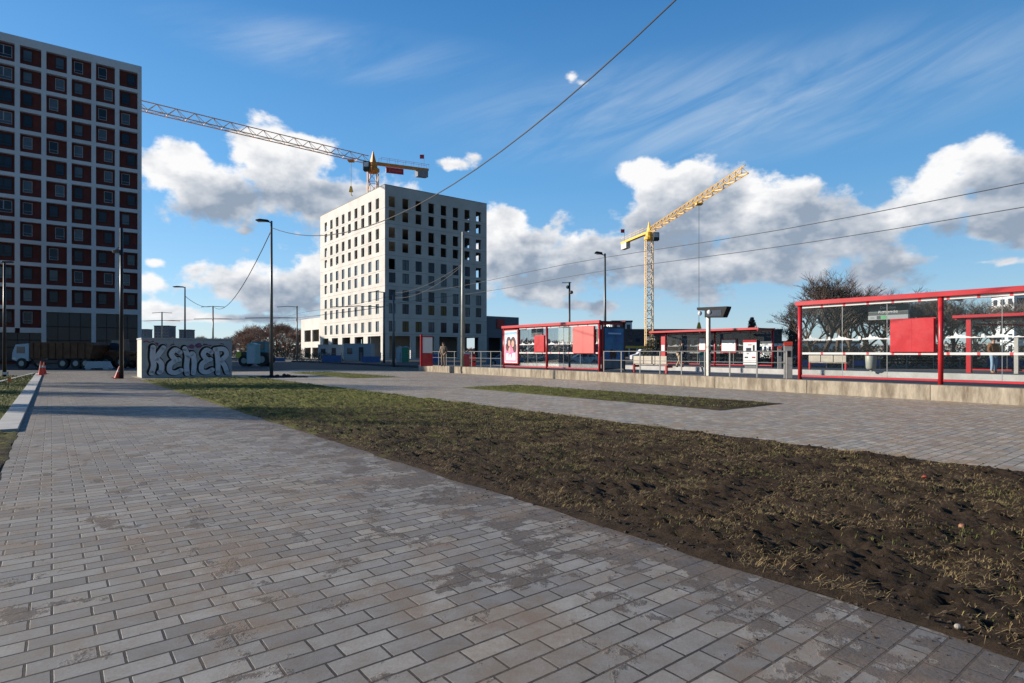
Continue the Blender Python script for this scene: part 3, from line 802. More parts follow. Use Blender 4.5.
# ---------------------------------------------------------------- platform furniture
def bench(t, n, lab, W=2.2):
    r = thing('bench', ST(t, n, PZ), AS, lab, 'bench', 'platform benches')
    for x in (.06, W-.06):
        MB().box(x-.05, x+.05, .0, .09, 0, .42).build('leg', M['red'], r, bevel=.01)
        MB().box(x-.05, x+.05, .092, .45, .28, .40).build('leg_bracket', M['red'], r)
    b_ = MB()
    for k in range(3): b_.box(k*W/3+.02, (k+1)*W/3-.02, .0, .06, .46, .85)
    b_.build('backrest', M['wood'], r, bevel=.01)
    MB().box(0, W, .065, .5, .405, .45).build('seat', M['wood'], r)
    return r
bench(20.95, 22.75, 'pale slatted bench with red legs behind the middle railing')
bench(18.4, 35.3, 'pale bench with red legs seen through the left bay of the nearest shelter')
def benchw(t, n, lab):
    r = thing('bench', ST(t, n, PZ), AS-.9, lab, 'bench')
    for x in (.03, 1.37): MB().box(x-.04, x+.04, 0, .4, 0, .9).build('leg', M['red'], r)
    MB().box(.0, 1.4, .0, .05, .82, 1.02).build('backrest', M['white'], r)
    MB().box(.0, 1.4, -.02, .42, .38, .46).build('seat', M['palered'], r)
benchw(37.4, 23.2, 'white and red bench left of the pale pole, behind the left railing')

# display lamp post
r = thing('information_display', ST(*(lambda p: (p.dot(DW), p.dot(NW)))(AT(708.5, 26.1))[:2], PZ), AS, 'dark hopper-shaped display cantilevered from a grey post', 'display board')
MB().box(-.065, .065, -.088, .07, 0, 2.98).build('post', M['brushed'], r, bevel=.01)
bd = MB().prism([(-.32, 3.02), (1.22, 2.98), (1.20, 2.9), (1.02, 2.52), (.095, 2.56), (.095, 2.86), (-.3, 2.9)], -.42, -.092, 'y')
bd = bd.build('display_housing', M['black'], r, bevel=.02)
MB().box(.2, .95, -.430, -.421, 2.6, 2.85).build('screen', M['screen'], bd)
q = MB(); q.ell((.35, -.45, 2.78), (.10, .06, .10)); q.build('camera_dome', M['lens'], bd, smooth=True)
q = MB(); q.ell((-.19, -.35, 2.76), (.09, .09, .11)); q.build('loudspeaker', M['lens'], bd, smooth=True)

# ticket machine
def ticket(px, Y, lab):
    p = AT(px, Y, PZ); r = thing('ticket_machine', p, R(-42), lab, 'ticket machine')
    MB().box(-.36, .36, .05, .5, 0, .2).build('foot', M['steel'], r)
    b_ = MB().box(-.44, .44, .02, .62, .2, 1.82).build('housing', M['black'], r, bevel=.02)
    f = MB().box(-.43, .43, -.03, .018, .22, 1.68).build('front_panel', M['white'], r, bevel=.01)
    MB().box(-.44, .44, -.035, .018, 1.682, 1.84).build('header', M['red'], r, bevel=.01)
    MB().box(-.24, .08, -.037, -.031, 1.05, 1.32).build('screen', M['screen'], f)
    MB().box(.2, .3, -.04, -.031, 1.1, 1.5).build('keypad', M['black'], f)
    MB().box(-.33, -.13, -.042, -.031, .66, .74).build('ticket_slot', M['black'], f)
    MB().box(.14, .34, -.042, -.031, .66, .74).build('coin_slot', M['red'], f)
    MB().box(-.2, -.08, -.04, -.031, .92, .97).build('card_reader', M['signd'], f)
    MB().box(-.12, .1, -.04, -.031, 1.5, 1.54).build('lettering', M['red'], f)
    MB().box(-.43, .43, -.033, -.0305, .50, .512).build('seam', M['signd'], f)
ticket(750, 38.6, 'white ticket machine with red top on the far platform')
def validator(px, Y, h, w, lab):
    r = thing('ticket_validator', AT(px, Y, PZ), R(-20), lab, 'ticket validator', 'ticket validator posts')
    b_ = MB().box(-w/2, w/2, -.12, .12, 0, h).build('column', M['brushed'], r, bevel=.01)
    MB().prism([(-.14, h+.002), (.14, h+.002), (.14, h+.03), (-.14, h+.16)], -w/2-.01, w/2+.01, 'x').build('cap', M['cone'], r, bevel=.008)
    MB().box(-w*.3, w*.3, -.13, -.121, h-.45, h-.2).build('reader', M['black'], b_)
validator(788, 23.4, 1.30, .30, 'large brushed steel validator with orange-red top beside the nearest shelter')
validator(779.5, 36.5, 1.25, .22, 'slim pale validator with red top on the far platform')

# bins
def bin_(p, lab, lid):
    r = thing('litter_bin', p, AS, lab, 'litter bin')
    q = MB(); q.lathe([(.18, .12), (.24, .2), (.27, .8), (.26, .85)], n=14); q.build('bin_body', M['polelight'], r, smooth=True)
    MB().lathe([(.28, .852), (.3, .9), (.25, 1.0), (.1, 1.04)], n=14).build('lid', lid, r)
    MB().box(-.05, .05, -.05, .05, 0, .2).build('foot', M['steel'], r)
bin_(AT(703, 40.5, PZ), 'grey litter bin with green lid on the far platform beside the display post', M['green'])
bin_(AT(871, 31.5, PZ), 'round pale grey litter bin seen through the nearest shelter', M['steel'])
# information totem at the left end of the near platform
r = thing('information_totem', AT(427, 44.0, PZ), R(18), 'tall red information totem with a white notice at the left end of the platform', 'totem')
MB().box(-.5, -.34, -.09, .09, 0, 2.35).build('red_column', M['red'], r)
MB().box(-.338, .42, -.06, .06, 0, .95).build('red_base', M['redpanel'], r)
MB().box(-.335, .40, -.05, .05, .98, 2.15).build('notice_panel', M['paper'], r)
MB().box(-.338, .42, -.06, .06, 2.16, 2.24).build('red_top', M['redpanel'], r)

# ---------------------------------------------------------------- poles, lamps
def lamp(px, base_y, top_y, lab, m, Y=None, r0=.09, arm=-1, head=.75, hm=None, tilt=8, rot=None, group='street lamps', z0=0):
    if Y is None: p = G(px, base_y, z0); Y = p.y
    else: p = AT(px, Y, z0)
    H = ZZ(top_y, Y)-z0
    r = thing('street_lamp', p, rot or 0, lab, 'street lamp', group)
    MB().tube([(0, 0, 0), (0, 0, H*.5), (0, 0, H)], [r0, r0*.8, r0*.55], 12).build('pole', m, r, smooth=True)
    MB().lathe([(r0*2, 0), (r0*2, .03), (r0*1.1, .06)], n=12).build('base_plate', m, r)
    MB().tube([(0, 0, H-.12), (arm*.22, 0, H-.04)], .03, 8).build('arm', m, r)
    hd = MB().prism([(arm*.15, H-.06), (arm*.18, H+.06), (arm*(.3+head*.5), H+.12), (arm*(.2+head), H+.07), (arm*(.2+head), H+.0)][::(1 if arm > 0 else -1)], -.16, .16, 'y').build('lamp_head', hm or M['black'], r, bevel=.03)
    MB().box(min(arm*.35, arm*(.1+head)), max(arm*.35, arm*(.1+head)), -.11, .11, H-.05, H-.02).build('lens', M['lens'], hd)
    return r, H
lamp1, H1 = lamp(271.5, 377, 221, 'tall grey street lamp right of the graffiti block, head pointing left', M['polegrey'], r0=.11, head=.75)
q = MB(); p = G(271, 378.5, 0)
hb = tag(q.build('lamp_footing', M['earth']), 'dug-up dark earth mound around the tall lamp base', 'earth mound', kind='stuff') if False else None
mb = MB()
lp = G(271.5, 377)
for i in range(90):
    rr = random.Random(i); a = rr.random()*6.28; d = rr.random()**.5*1.1
    mb.ell((lp.x+.8+d*1.6*math.cos(a), lp.y-.5+d*.6*math.sin(a), .02), (.14*rr.uniform(.5, 1.3), .14*rr.uniform(.5, 1.3), .22*rr.uniform(.2, 1)*(1.2-d)), 6, 4)
tag(mb.build('earth_mound', M['rubber']), 'dark earth heap around the foot of the lamp by the grass', 'earth heap')
lamp(185, 0, 287, 'slender street lamp standing behind the graffiti block', M['polegrey'], Y=70, r0=.12, head=1.2)
lamp(605, 0, 253.5, 'dark street lamp with flat arm behind the left shelter roof', M['polegrey'], Y=35.5, r0=.10, head=.42, z0=.2)
# small camera and lamp on that pole
# dark lamp with side lantern near the tower
p = G(121.5, 378.6); r = thing('street_lamp', p, 0, 'tall black pole with a small round lantern on its left in front of the tower', 'street lamp', 'street lamps')
Hh = ZZ(228, p.y); MB().tube([(0, 0, 0), (0, 0, Hh)], [.11, .08], 12).build('pole', M['darksteel'], r, smooth=True)
hz = ZZ(252, p.y)
MB().tube([(0, 0, hz+.3), (-.22, 0, hz+.25)], .025, 6).build('arm', M['darksteel'], r)
MB().lathe([(.05, .25), (.24, .12), (.2, 0), (.06, -.03)], (-.27, 0, hz-.05), 12).build('lantern', M['polegrey'], r)
p = AT(4.5, 36); r = thing('street_lamp', p, 0, 'thin dark lamp post at the left edge in front of the tower', 'street lamp', 'street lamps')
MB().tube([(0, 0, 0), (0, 0, ZZ(262, 36))], [.1, .06], 10).build('pole', M['darksteel'], r, smooth=True)
MB().box(-.12, .5, -.1, .1, ZZ(262, 36)-.05, ZZ(262, 36)+.05).build('lamp_head', M['darksteel'], r, bevel=.02)
# pale pole on the wall
Yp = 43.0
r = thing('tram_mast', AT(463, Yp, PZ), AS, 'pale mast rising from the platform wall in front of the concrete building', 'mast', 'tram wire masts')
MB().tube([(0, 0, 0), (0, 0, ZZ(232, Yp)-PZ)], [.17, .10], 12).build('pole', M['polelight'], r, smooth=True)
MB().tube([(-.14, 0, ZZ(236, Yp)-PZ), (.14, 0, ZZ(236, Yp)-PZ)], .03, 6).build('insulator', M['darksteel'], r)
# camera pole
Yp = 39.5
r = thing('camera_pole', AT(569.5, Yp, .2), 0, 'slim dark pole with cameras rising behind the left shelter', 'camera pole')
Ht = ZZ(282, Yp)-.2
MB().tube([(0, 0, 0), (0, 0, Ht)], [.08, .06], 10).build('pole', M['darksteel'], r, smooth=True)
MB().tube([(-.5, 0, Ht-.05), (.12, 0, Ht-.05)], .025, 6).build('arm', M['darksteel'], r)
MB().ell((-.12, -.1, Ht-.35), (.13, .16, .12)).build('camera', M['darksteel'], r)
MB().ell((.12, -.1, Ht-.7), (.12, .16, .12)).build('camera', M['darksteel'], r)
# catenary masts
def mast(px, Y, topy, arms, lab, base_z=0, m='polegrey'):
    r = thing('tram_mast', AT(px, Y, base_z), 0, lab, 'mast', 'tram wire masts')
    H = ZZ(topy, Y)
    MB().tube([(0, 0, 0), (0, 0, H)], [.16, .11], 10).build('pole', M[m], r, smooth=True)
    for (x0, x1, yy) in arms:
        z = ZZ(yy, Y); MB().tube([(x0*Y/F, 0, z), ((x0+x1)/2*Y/F, 0, z+.12), (x1*Y/F, 0, z)], .055, 6).build('arm', M[m], r)
mast(384, 73, 292, [(-16, 1, 292.5), (-52, 1, 307)], 'tram wire mast with two left arms at the corner of the concrete building')
mast(297, 103, 306, [(-20, 1, 307), (-52, 1, 318)], 'tram wire mast with two left arms standing left of the concrete building')
mast(213, 104, 306, [(-12, 12, 307), (-19, 19, 319)], 'T-shaped tram wire mast above the right end of the graffiti block')
mast(162, 112, 312, [(-10, 10, 313), (-18, 18, 321)], 'T-shaped tram wire mast above the left end of the graffiti block')
mast(393.5, 62, 296, [(-3, 3, 296)], 'short curved-arm lamp mast before the dark side of the concrete building')

# wires
def wire(pts, lab, r=.02, name='overhead_wire', grp='overhead wires'):
    return tag(MB().tube(pts, r, 5).build(name, M['wire']), lab, 'cable', grp)
wire([ST(t, 28, 7.75+.12*math.cos(t*.2)) for t in range(-12, 121, 4)], 'upper of the two long tram wires crossing the right sky', .018)
wire([ST(t, 31, 7.45+.1*math.cos(t*.2)) for t in range(-12, 121, 4)], 'lower of the two long tram wires crossing the right sky', .018)
A = Vector((-14.9, 36.6, 0)); B = Vector((6.9, 12, 0))
wire([A.lerp(B, u)+Vector((0, 0, 13*u*u-9.9*u+9.25)) for u in [i/30*1.25 for i in range(31)]], 'thick cable rising from the tall lamp to the upper right across the sky', .022)
def sag(a, b, s, n=16): return [a.lerp(b, i/n)-Vector((0, 0, s*4*(i/n)*(1-i/n))) for i in range(n+1)]
P1 = AT(272, 36.6, ZZ(229, 36.6)); P2 = AT(213, 104, ZZ(306, 104)); P3 = AT(185, 70, ZZ(296, 70))
wire(sag(P1, P2, 2.2), 'cable sagging from the tall lamp down to the T-shaped mast', .03)
wire(sag(P2, P3, .6), 'short cable from the T-shaped mast to the lamp behind the graffiti block', .03)
Q1 = AT(461.5, 43, ZZ(265, 43)); Q2 = AT(393.5, 62, ZZ(293, 62))
wire(sag(Q1, Q2, .5), 'upper strand of the cable before the dark face of the concrete building', .022)
wire(sag(Q1+Vector((0, 0, -.1)), Q2+Vector((0, 0, -.5)), .7), 'lower strand of the cable before the dark face of the concrete building', .022)
for (Y0, py, lab) in ((104, 319, 'faint tram wire behind the graffiti block mast'),):
    wire([AT(140, 112, ZZ(321, 112)), AT(213, 104, ZZ(319.5, 104)), AT(297, 103, ZZ(318, 103)), AT(384, 73, ZZ(307, 73))], lab, .03)

# ---------------------------------------------------------------- graffiti block
p0 = G(141.7, 378.1); p1 = G(232.3, 377)
rz = R(37.5); Lc = 4.95
blk = thing('graffiti_block', p0, rz, 'grey concrete technical block with large silver and black graffiti reading KENER', 'concrete block')
HB = 2.4
MB().box(0, Lc, 0, 2.5, 0, HB-.1).build('body', M['boxg'], blk, bevel=.015)
MB().box(-.03, Lc+.03, -.03, 2.53, HB-.098, HB).build('roof_slab', M['boxg'], blk, bevel=.01)
MB().box(-.006, -.002, .01, 2.48, .02, HB-.12).build('side_face', M['boxl'], blk)
for k in range(1, 3): MB().box(Lc*k/3-.008, Lc*k/3+.008, -.004, -.001, .02, HB-.12).build('panel_joint', M['signd'], blk)
# letters as strokes in unit boxes (x 0..1, z 0..1)
LET = {'K': [[(.22, 1), (.18, .6), (.25, .3), (.12, .0)], [(.85, .98), (.55, .72), (.35, .52)], [(.4, .55), (.7, .38), (.72, .12), (.6, .02)]],
       'E': [[(.85, .85), (.55, .95), (.32, .78), (.55, .58), (.8, .56)], [(.6, .52), (.25, .38), (.22, .12), (.55, .04), (.92, .14)]],
       'N': [[(.15, 1.0), (.3, .7), (.25, .3), (.3, .0)], [(.3, .65), (.65, .8), (.75, .45), (.7, .02)]],
       'R': [[(.2, .96), (.28, .5), (.3, .0)], [(.1, .97), (.7, .98), (.88, .75), (.5, .52)], [(.5, .5), (.75, .3), (.92, .02)]]}
def ribbon(mb, pts, w, y, th):
    # smooth polyline then thick rounded ribbon in the xz-plane
    P = [Vector(p) for p in pts]; Q = []
    for i in range(len(P)-1):
        a, b, c, d = P[max(i-1, 0)], P[i], P[i+1], P[min(i+2, len(P)-1)]
        for k in range(6):
            t = k/6; Q.append(.5*((2*b)+(c-a)*t+(2*a-5*b+4*c-d)*t*t+(3*b-a-3*c+d)*t**3))
    Q.append(P[-1])
    n = len(Q); lft = []; rgt = []
    for i, q in enumerate(Q):
        d = (Q[min(i+1, n-1)]-Q[max(i-1, 0)]).normalized(); s = Vector((-d.y, d.x))*w
        lft.append(q+s); rgt.append(q-s)
    for i in range(n-1):
        mb.add([(lft[i].x, y, lft[i].y), (rgt[i].x, y, rgt[i].y), (rgt[i+1].x, y, rgt[i+1].y), (lft[i+1].x, y, lft[i+1].y)], [(0, 1, 2, 3)])
    for q in (Q[0], Q[-1]):
        mb.add([(q.x+w*math.cos(a*.5236), y, q.y+w*math.sin(a*.5236)) for a in range(12)], [tuple(range(12))])
def paint(name, m, w, y, dx=0, dz=0, x0=.35):
    mb = MB(); cnt = 0
    for i, ch in enumerate('KENER'):
        lw = (Lc-.6)/5
        for st in LET[ch]:
            cnt += 1
            ribbon(mb, [(x0+lw*(i+.04)+a*lw*.98+dx, .22+b*1.55+dz+(.08 if i == 0 else 0)) for a, b in st], w, y-cnt*.0004, 0)
    return mb.build(name, m, blk)
pk = MB(); rr = random.Random(8)
for i in range(11):
    cx = .8+i*.36+rr.uniform(-.1, .1); cz = 1.9+rr.uniform(-.1, .1)
    pk.add([(cx+rr.uniform(.12, .26)*math.cos(a*.5236), -.003-i*.0004, cz+rr.uniform(.1, .18)*math.sin(a*.5236)) for a in range(12)], [tuple(range(12))])
pk.build('purple_paint', M['inkp'], blk)
ribbon(q := MB(), [(.1, 2.15), (.25, 2.2), (.4, 2.12), (.6, 2.2)], .035, -.004, 0); q.build('red_tag', M['inkr'], blk)
paint('pale_outline', M['boxl'], .25, -.010, -.05, .03)
paint('black_outline', M['inkb'], .215, -.018, -.035, .02)
paint('silver_fill', M['inkg'], .145, -.026, .015, -.01)

# ---------------------------------------------------------------- buildings
def facade(mb, org, dx, up, W, H, holes, th, inward):
    """wall slab in plane org+dx*s+z ; holes: rows [(z0,z1,[(s0,s1)..])] sorted by z"""
    def blk_(s0, s1, z0, z1):
        if s1-s0 < 1e-4 or z1-z0 < 1e-4: return
        a = org+dx*s0; b = org+dx*s1; c = b+inward*th; d = a+inward*th
        vs = [(a.x, a.y, z0), (b.x, b.y, z0), (c.x, c.y, z0), (d.x, d.y, z0), (a.x, a.y, z1), (b.x, b.y, z1), (c.x, c.y, z1), (d.x, d.y, z1)]
        mb.add(vs, [(0,3,2,1),(4,5,6,7),(0,1,5,4),(1,2,6,5),(2,3,7,6),(3,0,4,7)])
    z = 0
    for (z0, z1, cols) in holes:
        blk_(0, W, z, z0)
        s = 0
        for (c0, c1) in cols: blk_(s, c0, z0, z1); s = c1
        blk_(s, W, z0, z1); z = z1
    blk_(0, W, z, H)
# concrete building under construction
BC = Vector((-23.7, 110, 0)); bR = Vector((.785, .62, 0)).normalized(); bL = Vector((-.62, .785, 0)).normalized()
ang = math.atan2(bR.y, bR.x)
bld = thing('concrete_building', BC, ang, 'tall raw concrete building under construction with open window holes in its upper floors', 'building')
X, Yv = Vector((1, 0, 0)), Vector((0, 1, 0))
WR, WL, HBd = 23.4, 33.0, 32.8
rows = [(5.4, 7.4), (8.8, 10.7), (11.3, 13.3), (14.6, 16.5), (17.1, 19.1), (20.5, 22.3), (23.0, 25.0), (26.3, 28.2), (28.8, 30.8)]
colsR = [(1.5+2.83*k-.7, 1.5+2.83*k+.7) for k in range(8)]
colsL = [(3.2+3.3*k-.72, 3.2+3.3*k+.72) for k in range(9)]
gR = [(.9, 5.4), (6.5, 10.7), (11.8, 16.2), (17.4, 21.4)]
gL = [(1.8, 7.5), (9.5, 13.8), (16, 20.2), (22.5, 26), (28, 31.3)]
w1 = MB(); facade(w1, Vector((0, 0, 0)), X, 0, WR, HBd, [(.3, 4.6, gR)]+[(a, b, colsR) for a, b in rows], .38, Yv)
w1.build('wall', M['raw'], bld)
w1 = MB(); facade(w1, Vector((0, .381, 0)), Yv, 0, WL-.762, HBd, [(.3, 4.6, [(a-.38, b-.38) for a, b in gL])]+[(a, b, [(c-.38, d-.38) for c, d in colsL]) for a, b in rows], .38, X)
w1.build('wall', M['raw'], bld)
w1 = MB(); facade(w1, Vector((WR, .381, 0)), Yv, 0, WL-.762, HBd, [(.3, 4.6, [(a-.38, b-.38) for a, b in gL])]+[(a, b, [(c-.38, d-.38) for c, d in colsL]) for a, b in rows], .38, -X)
w1.build('wall', M['raw'], bld)
w1 = MB(); facade(w1, Vector((0, WL-.38, 0)), X, 0, WR, HBd, [(.3, 4.6, gR)]+[(a, b, colsR) for a, b in rows], .38, Yv)
w1.build('wall', M['raw'], bld)
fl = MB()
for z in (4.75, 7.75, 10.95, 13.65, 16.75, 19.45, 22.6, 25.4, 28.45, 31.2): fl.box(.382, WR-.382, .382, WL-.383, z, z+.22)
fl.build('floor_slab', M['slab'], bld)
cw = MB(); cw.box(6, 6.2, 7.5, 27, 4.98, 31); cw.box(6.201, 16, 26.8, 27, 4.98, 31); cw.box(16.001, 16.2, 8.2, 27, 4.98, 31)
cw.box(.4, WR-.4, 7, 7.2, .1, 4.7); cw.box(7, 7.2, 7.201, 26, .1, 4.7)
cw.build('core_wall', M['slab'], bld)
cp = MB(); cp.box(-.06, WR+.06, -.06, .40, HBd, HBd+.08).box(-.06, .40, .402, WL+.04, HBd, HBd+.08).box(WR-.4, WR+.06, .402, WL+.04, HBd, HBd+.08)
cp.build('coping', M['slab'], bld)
jl = MB()
for z in (4.95, 7.95, 10.98, 13.9, 16.8, 19.7, 22.65, 25.6, 28.5):
    jl.box(0, WR, -.012, -.002, z, z+.05); jl.box(-.012, -.002, 0, WL, z, z+.05)
jl.build('joint_line', M['slab'], bld)
def windowpart(parent, face, s0, s1, z0, z1, m_f, m_p, split=True):
    f = MB(); g = MB(); t = .07
    def bx(mb, a, b, c, d, y0, y1):
        if face == 'R': mb.box(a, b, y0, y1, c, d)
        else: mb.box(y0, y1, a, b, c, d)
    bx(f, s0, s0+t, z0, z1, .14, .22); bx(f, s1-t, s1, z0, z1, .14, .22)
    bx(f, s0+t, s1-t, z0, z0+t, .14, .22); bx(f, s0+t, s1-t, z1-t, z1, .14, .22)
    if split: bx(f, (s0+s1)/2-.04, (s0+s1)/2+.04, z0+t, z1-t, .14, .22)
    bx(g, s0+t, s1-t, z0+t, z1-t, .17, .19)
    fo = f.build('window', m_f, parent); g.build('pane', m_p, fo)
rw = random.Random(2)
warm = MAT('warm_board', (.2, .13, .05), .7)
for i, (a, b) in enumerate(rows[:5]):
    for k, (c, d) in enumerate(colsR):
        if (i == 4 and k == 0) or k == 7 and i > 2: continue
        windowpart(bld, 'R', c, d, a, b, M['wframe'], warm if rw.random() < (.22 if i < 2 else .03) else (M['pane'] if rw.random() < .7 else M['paneb']))
    for k, (c, d) in enumerate(colsL):
        if i == 3 and k in (8, 6) : continue
        windowpart(bld, 'L', c, d, a, b, M['wframe'], M['paneb'])
# low wings
def wing(px0, px1, Y, topy, lab, m, openings, depth=12, rot=ang):
    a = AT(px0, Y); W = (px1-px0)*Y/F/math.cos(rot) if rot < .1 else None
    r = thing('low_building', a, rot, lab, 'building')
    return r
lw_ = BC+bL*WL
r = thing('low_building', lw_+bL*.02, math.atan2(bL.y, bL.x), 'low white building with two rows of dark openings left of the concrete building', 'building')
Lw = 13; Hl = ZZ(318.5, 140)
ww = MB(); facade(ww, Vector((0, 0, 0)), X, 0, Lw, Hl, [(.2, 2.6, [(.8, 5.2), (6.2, 10.6)]), (4.0, 6.8, [(.8, 5.2), (6.2, 10.6)])], .35, -Yv)
ww.build('wall', M['raw'], r)
MB().box(0, .35, -10, -.352, 0, Hl).box(Lw-.35, Lw, -10, -.352, 0, Hl).build('side_wall', M['raw'], r)
MB().box(.352, Lw-.352, -10, -.352, Hl-.5, Hl-.2).box(.352, Lw-.352, -10, -.352, 3.1, 3.4).build('floor_slab', M['slab'], r)
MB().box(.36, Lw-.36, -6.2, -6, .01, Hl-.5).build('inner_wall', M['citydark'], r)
rE = BC+bR*(WR+.02)+bL*1.0
r = thing('low_building', rE, ang, 'low dark grey annex with a red sign right of the concrete building', 'building')
Hr = ZZ(316, 126)
ww = MB(); facade(ww, Vector((0, 0, 0)), X, 0, 9.5, Hr, [(.2, 4.6, [(1.2, 4.5), (5.2, 8.6)])], .35, Yv); ww.box(.0, 9.5, .352, 14, Hr-.3, Hr-.01); ww.box(9.15, 9.5, .352, 14, 0, Hr-.31)
ww.build('wall', M['city'], r)
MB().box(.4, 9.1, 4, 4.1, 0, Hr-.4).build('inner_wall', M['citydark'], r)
MB().box(3.3, 5.3, -.25, -.02, Hr-2.6, Hr-.6).build('red_sign', M['redpanel'], r)

# white and brown tower
TC = Vector((-54.6, 87, 0)); tX = Vector((-.80, -.598, 0)).normalized()
# local x runs to the right; origin at left end
TW = 27.9; torg = TC+tX*TW; ta = math.atan2(-tX.y, -tX.x)
tw = thing('tower_block', torg, ta, 'tall apartment tower with white grid facade, brown-red panels and dark windows', 'building')
TH = 43.6; FH = 2.94; mod = 2.77
zrow = [8.98+FH*k for k in range(12)]            # window row centres
zr_low = 8.98-FH
body = MB().box(.3, TW-.3, .62, 14, .01, TH-.4).build('core', M['cladding'], tw)
fr = MB()
xs = [TW-.5-mod*k for k in range(11)]             # right edges of openings
# vertical fins
for k in range(10):
    xr = TW-(.5+mod*k); xl = xr-2.24
    if k == 0: fr.box(xr, TW, 0, .6, 0, TH)
    nxt = TW-(.5+mod*(k+1))
    z_b = 0 if k in (1, 3, 5, 7, 9) else 7.02
    if k >= 4: z_b = 0 if k % 2 else zr_low-1.3
    fr.box(max(nxt, 0), xl, 0, .6, z_b, TH)
# horizontal bands
for k in range(10):
    xr = TW-(.5+mod*k); xl = xr-2.24
    for i, zc in enumerate(zrow):
        fr.box(xl, xr, .0, .6, zc+1.22, (zrow[i+1]-1.22) if i < 11 else TH)
    if k < 4: fr.box(xl, xr, 0, .6, 7.02, zrow[0]-1.22)
    else:
        fr.box(xl, xr, 0, .6, zr_low+1.22, zrow[0]-1.22); fr.box(xl, xr, 0, .6, zr_low-1.9, zr_low-1.22)
fr.box(0, TW, .602, .9, TH-1, TH+.3); fr.box(TW-.29, TW, .602, 14.2, 0, TH); fr.box(0, .29, .602, 14.2, 0, TH); fr.box(.29, TW-.29, 14.002, 14.2, 0, TH)
fr.build('white_grid', M['towerw'], tw)
MB().box(.3, TW-.3, .91, 14, TH-.39, TH-.1).build('roof', M['slab'], tw)
# glazed base
for (k0, k1) in ((0, 1), (2, 3), (4, 5), (6, 9)):
    xr = TW-(.5+mod*k0); xl = TW-(.5+mod*k1)-2.24; zt = 7.0 if k0 < 4 else zr_low-1.92
    g = MB().box(xl, xr, .45, .5, .3, zt).build('glazing', M['pane'], tw)
    mu = MB()
    n_ = 4
    for i in range(n_+1): xx = xl+(xr-xl)*i/n_; mu.box(xx-.04, xx+.04, .40, .449, .3, zt)
    for z in (3.1, zt-2.0): mu.box(xl, xr, .38, .399, z, z+.12)
    mu.build('mullions', M['wframe'], g)
rw = random.Random(12)
left0 = ['L','R','L','R','L','L','R','L','R','L','L','L']
hidden = MB()
for k in range(10):
    xr = TW-(.5+mod*k); xl = xr-2.24
    for i, zc in enumerate([zr_low]+zrow if k >= 4 else zrow):
        side = 'L' if k in (4, 5) else rw.choice('LLR')
        if k == 0: side = rw.choice('LR')
        wd = 1.0
        if k == 5: x0, wd = xl+.2, 1.75
        else: x0 = xl+.28 if side == 'L' else xr-.28-wd
        z0, z1 = zc-.62, zc+.95
        if k > 6: hidden.box(x0, x0+wd, .55, .615, z0, z1); continue
        f = MB(); t = .06
        f.box(x0, x0+t, .53, .615, z0, z1).box(x0+wd-t, x0+wd, .53, .615, z0, z1).box(x0+t, x0+wd-t, .53, .615, z0, z0+t).box(x0+t, x0+wd-t, .53, .615, z1-t, z1)
        f.box(x0+t, x0+wd-t, .53, .615, z0+.38, z0+.42)
        if k == 5: f.box(x0+wd/2-.05, x0+wd/2+.05, .53, .615, z0+.421, z1-t)
        fo = f.build('window', M['wframew'] if rw.random() < .4 else M['wframe'], tw)
        MB().box(x0+t, x0+wd-t, .57, .60, z0+t, z1-t).build('pane', rw.choice([M['pane'], M['paneb'], M['pane']]), fo)
tag(hidden.build('windows', M['pane'], tw), kind='stuff')

# distant blocks
def block(px0, px1, topy, Y, lab, m, floors=5, cols=6, depth=None, name='apartment_block', base=0):
    W = (px1-px0)/F*Y; H = ZZ(topy, Y); D = depth or W*.8
    r = thing(name, AT(px0, Y), 0, lab, 'building')
    MB().box(0, W, 0, D, 0, H-.6).build('wall', m, r)
    MB().box(-.2, W+.2, -.2, D+.2, H-.598, H).build('roof', M['citydark'], r)
    wn = MB(); fh = (H-.6)/floors
    for i in range(floors):
        for j in range(cols):
            wn.box(W*(j+.2)/cols, W*(j+.75)/cols, -.06, -.01, fh*(i+.3), fh*(i+.8))
            
    wn.build('windows', M['pane'], r)['kind'] = 'stuff'
    sd_ = MB()
    for i in range(floors):
        for j in range(3): sd_.box(-.06, -.01, D*(j+.2)/3, D*(j+.75)/3, fh*(i+.3), fh*(i+.8))
    sd_.build('side_windows', M['pane'], r)['kind'] = 'stuff'
    return r
def shadow_block(x0, x1, y0, y1, H, lab, m):  # unseen block, added only to cast its shadow into the view
    r = thing('apartment_block', Vector((x0, y0, 0)), 0, lab, 'building')
    MB().box(0, x1-x0, 0, y1-y0, 0, H-.4).build('wall', m, r); MB().box(-.2, x1-x0+.2, -.2, y1-y0+.2, H-.398, H).build('roof', M['citydark'], r)
    q = MB()
    for i in range(int(H/3)):
        for j in range(int((x1-x0)/3)): q.box(j*3+1, j*3+2.2, -.06, -.01, i*3+1, i*3+2.4)
        for j in range(int((y1-y0)/3)): q.box(x1-x0+.01, x1-x0+.06, j*3+1, j*3+2.2, i*3+1, i*3+2.4)
    q.build('windows', M['pane'], r)['kind'] = 'stuff'
shadow_block(-86, -65, 56.5, 69, 23, 'unseen block added left of the tower to shade the ground in front of it', M['towerw'])
shadow_block(-125, -94, 113, 143, 22.5, 'unseen lower block added behind the tower to shade the foot of the concrete building', M['towerw'])
block(154, 169, 325.5, 420, 'dark distant high-rise left of the lamp behind the graffiti block', M['city'], 9, 4)
block(179, 190, 329.5, 420, 'dark distant high-rise below the lamp head behind the graffiti block', M['city'], 8, 3)
block(136, 147, 329, 430, 'distant block beside the right edge of the tower', M['city'], 7, 3)
block(612, 632, 320.5, 200, 'white and grey building above the blue poster of the left shelter', M['towerw'], 3, 3, 14)
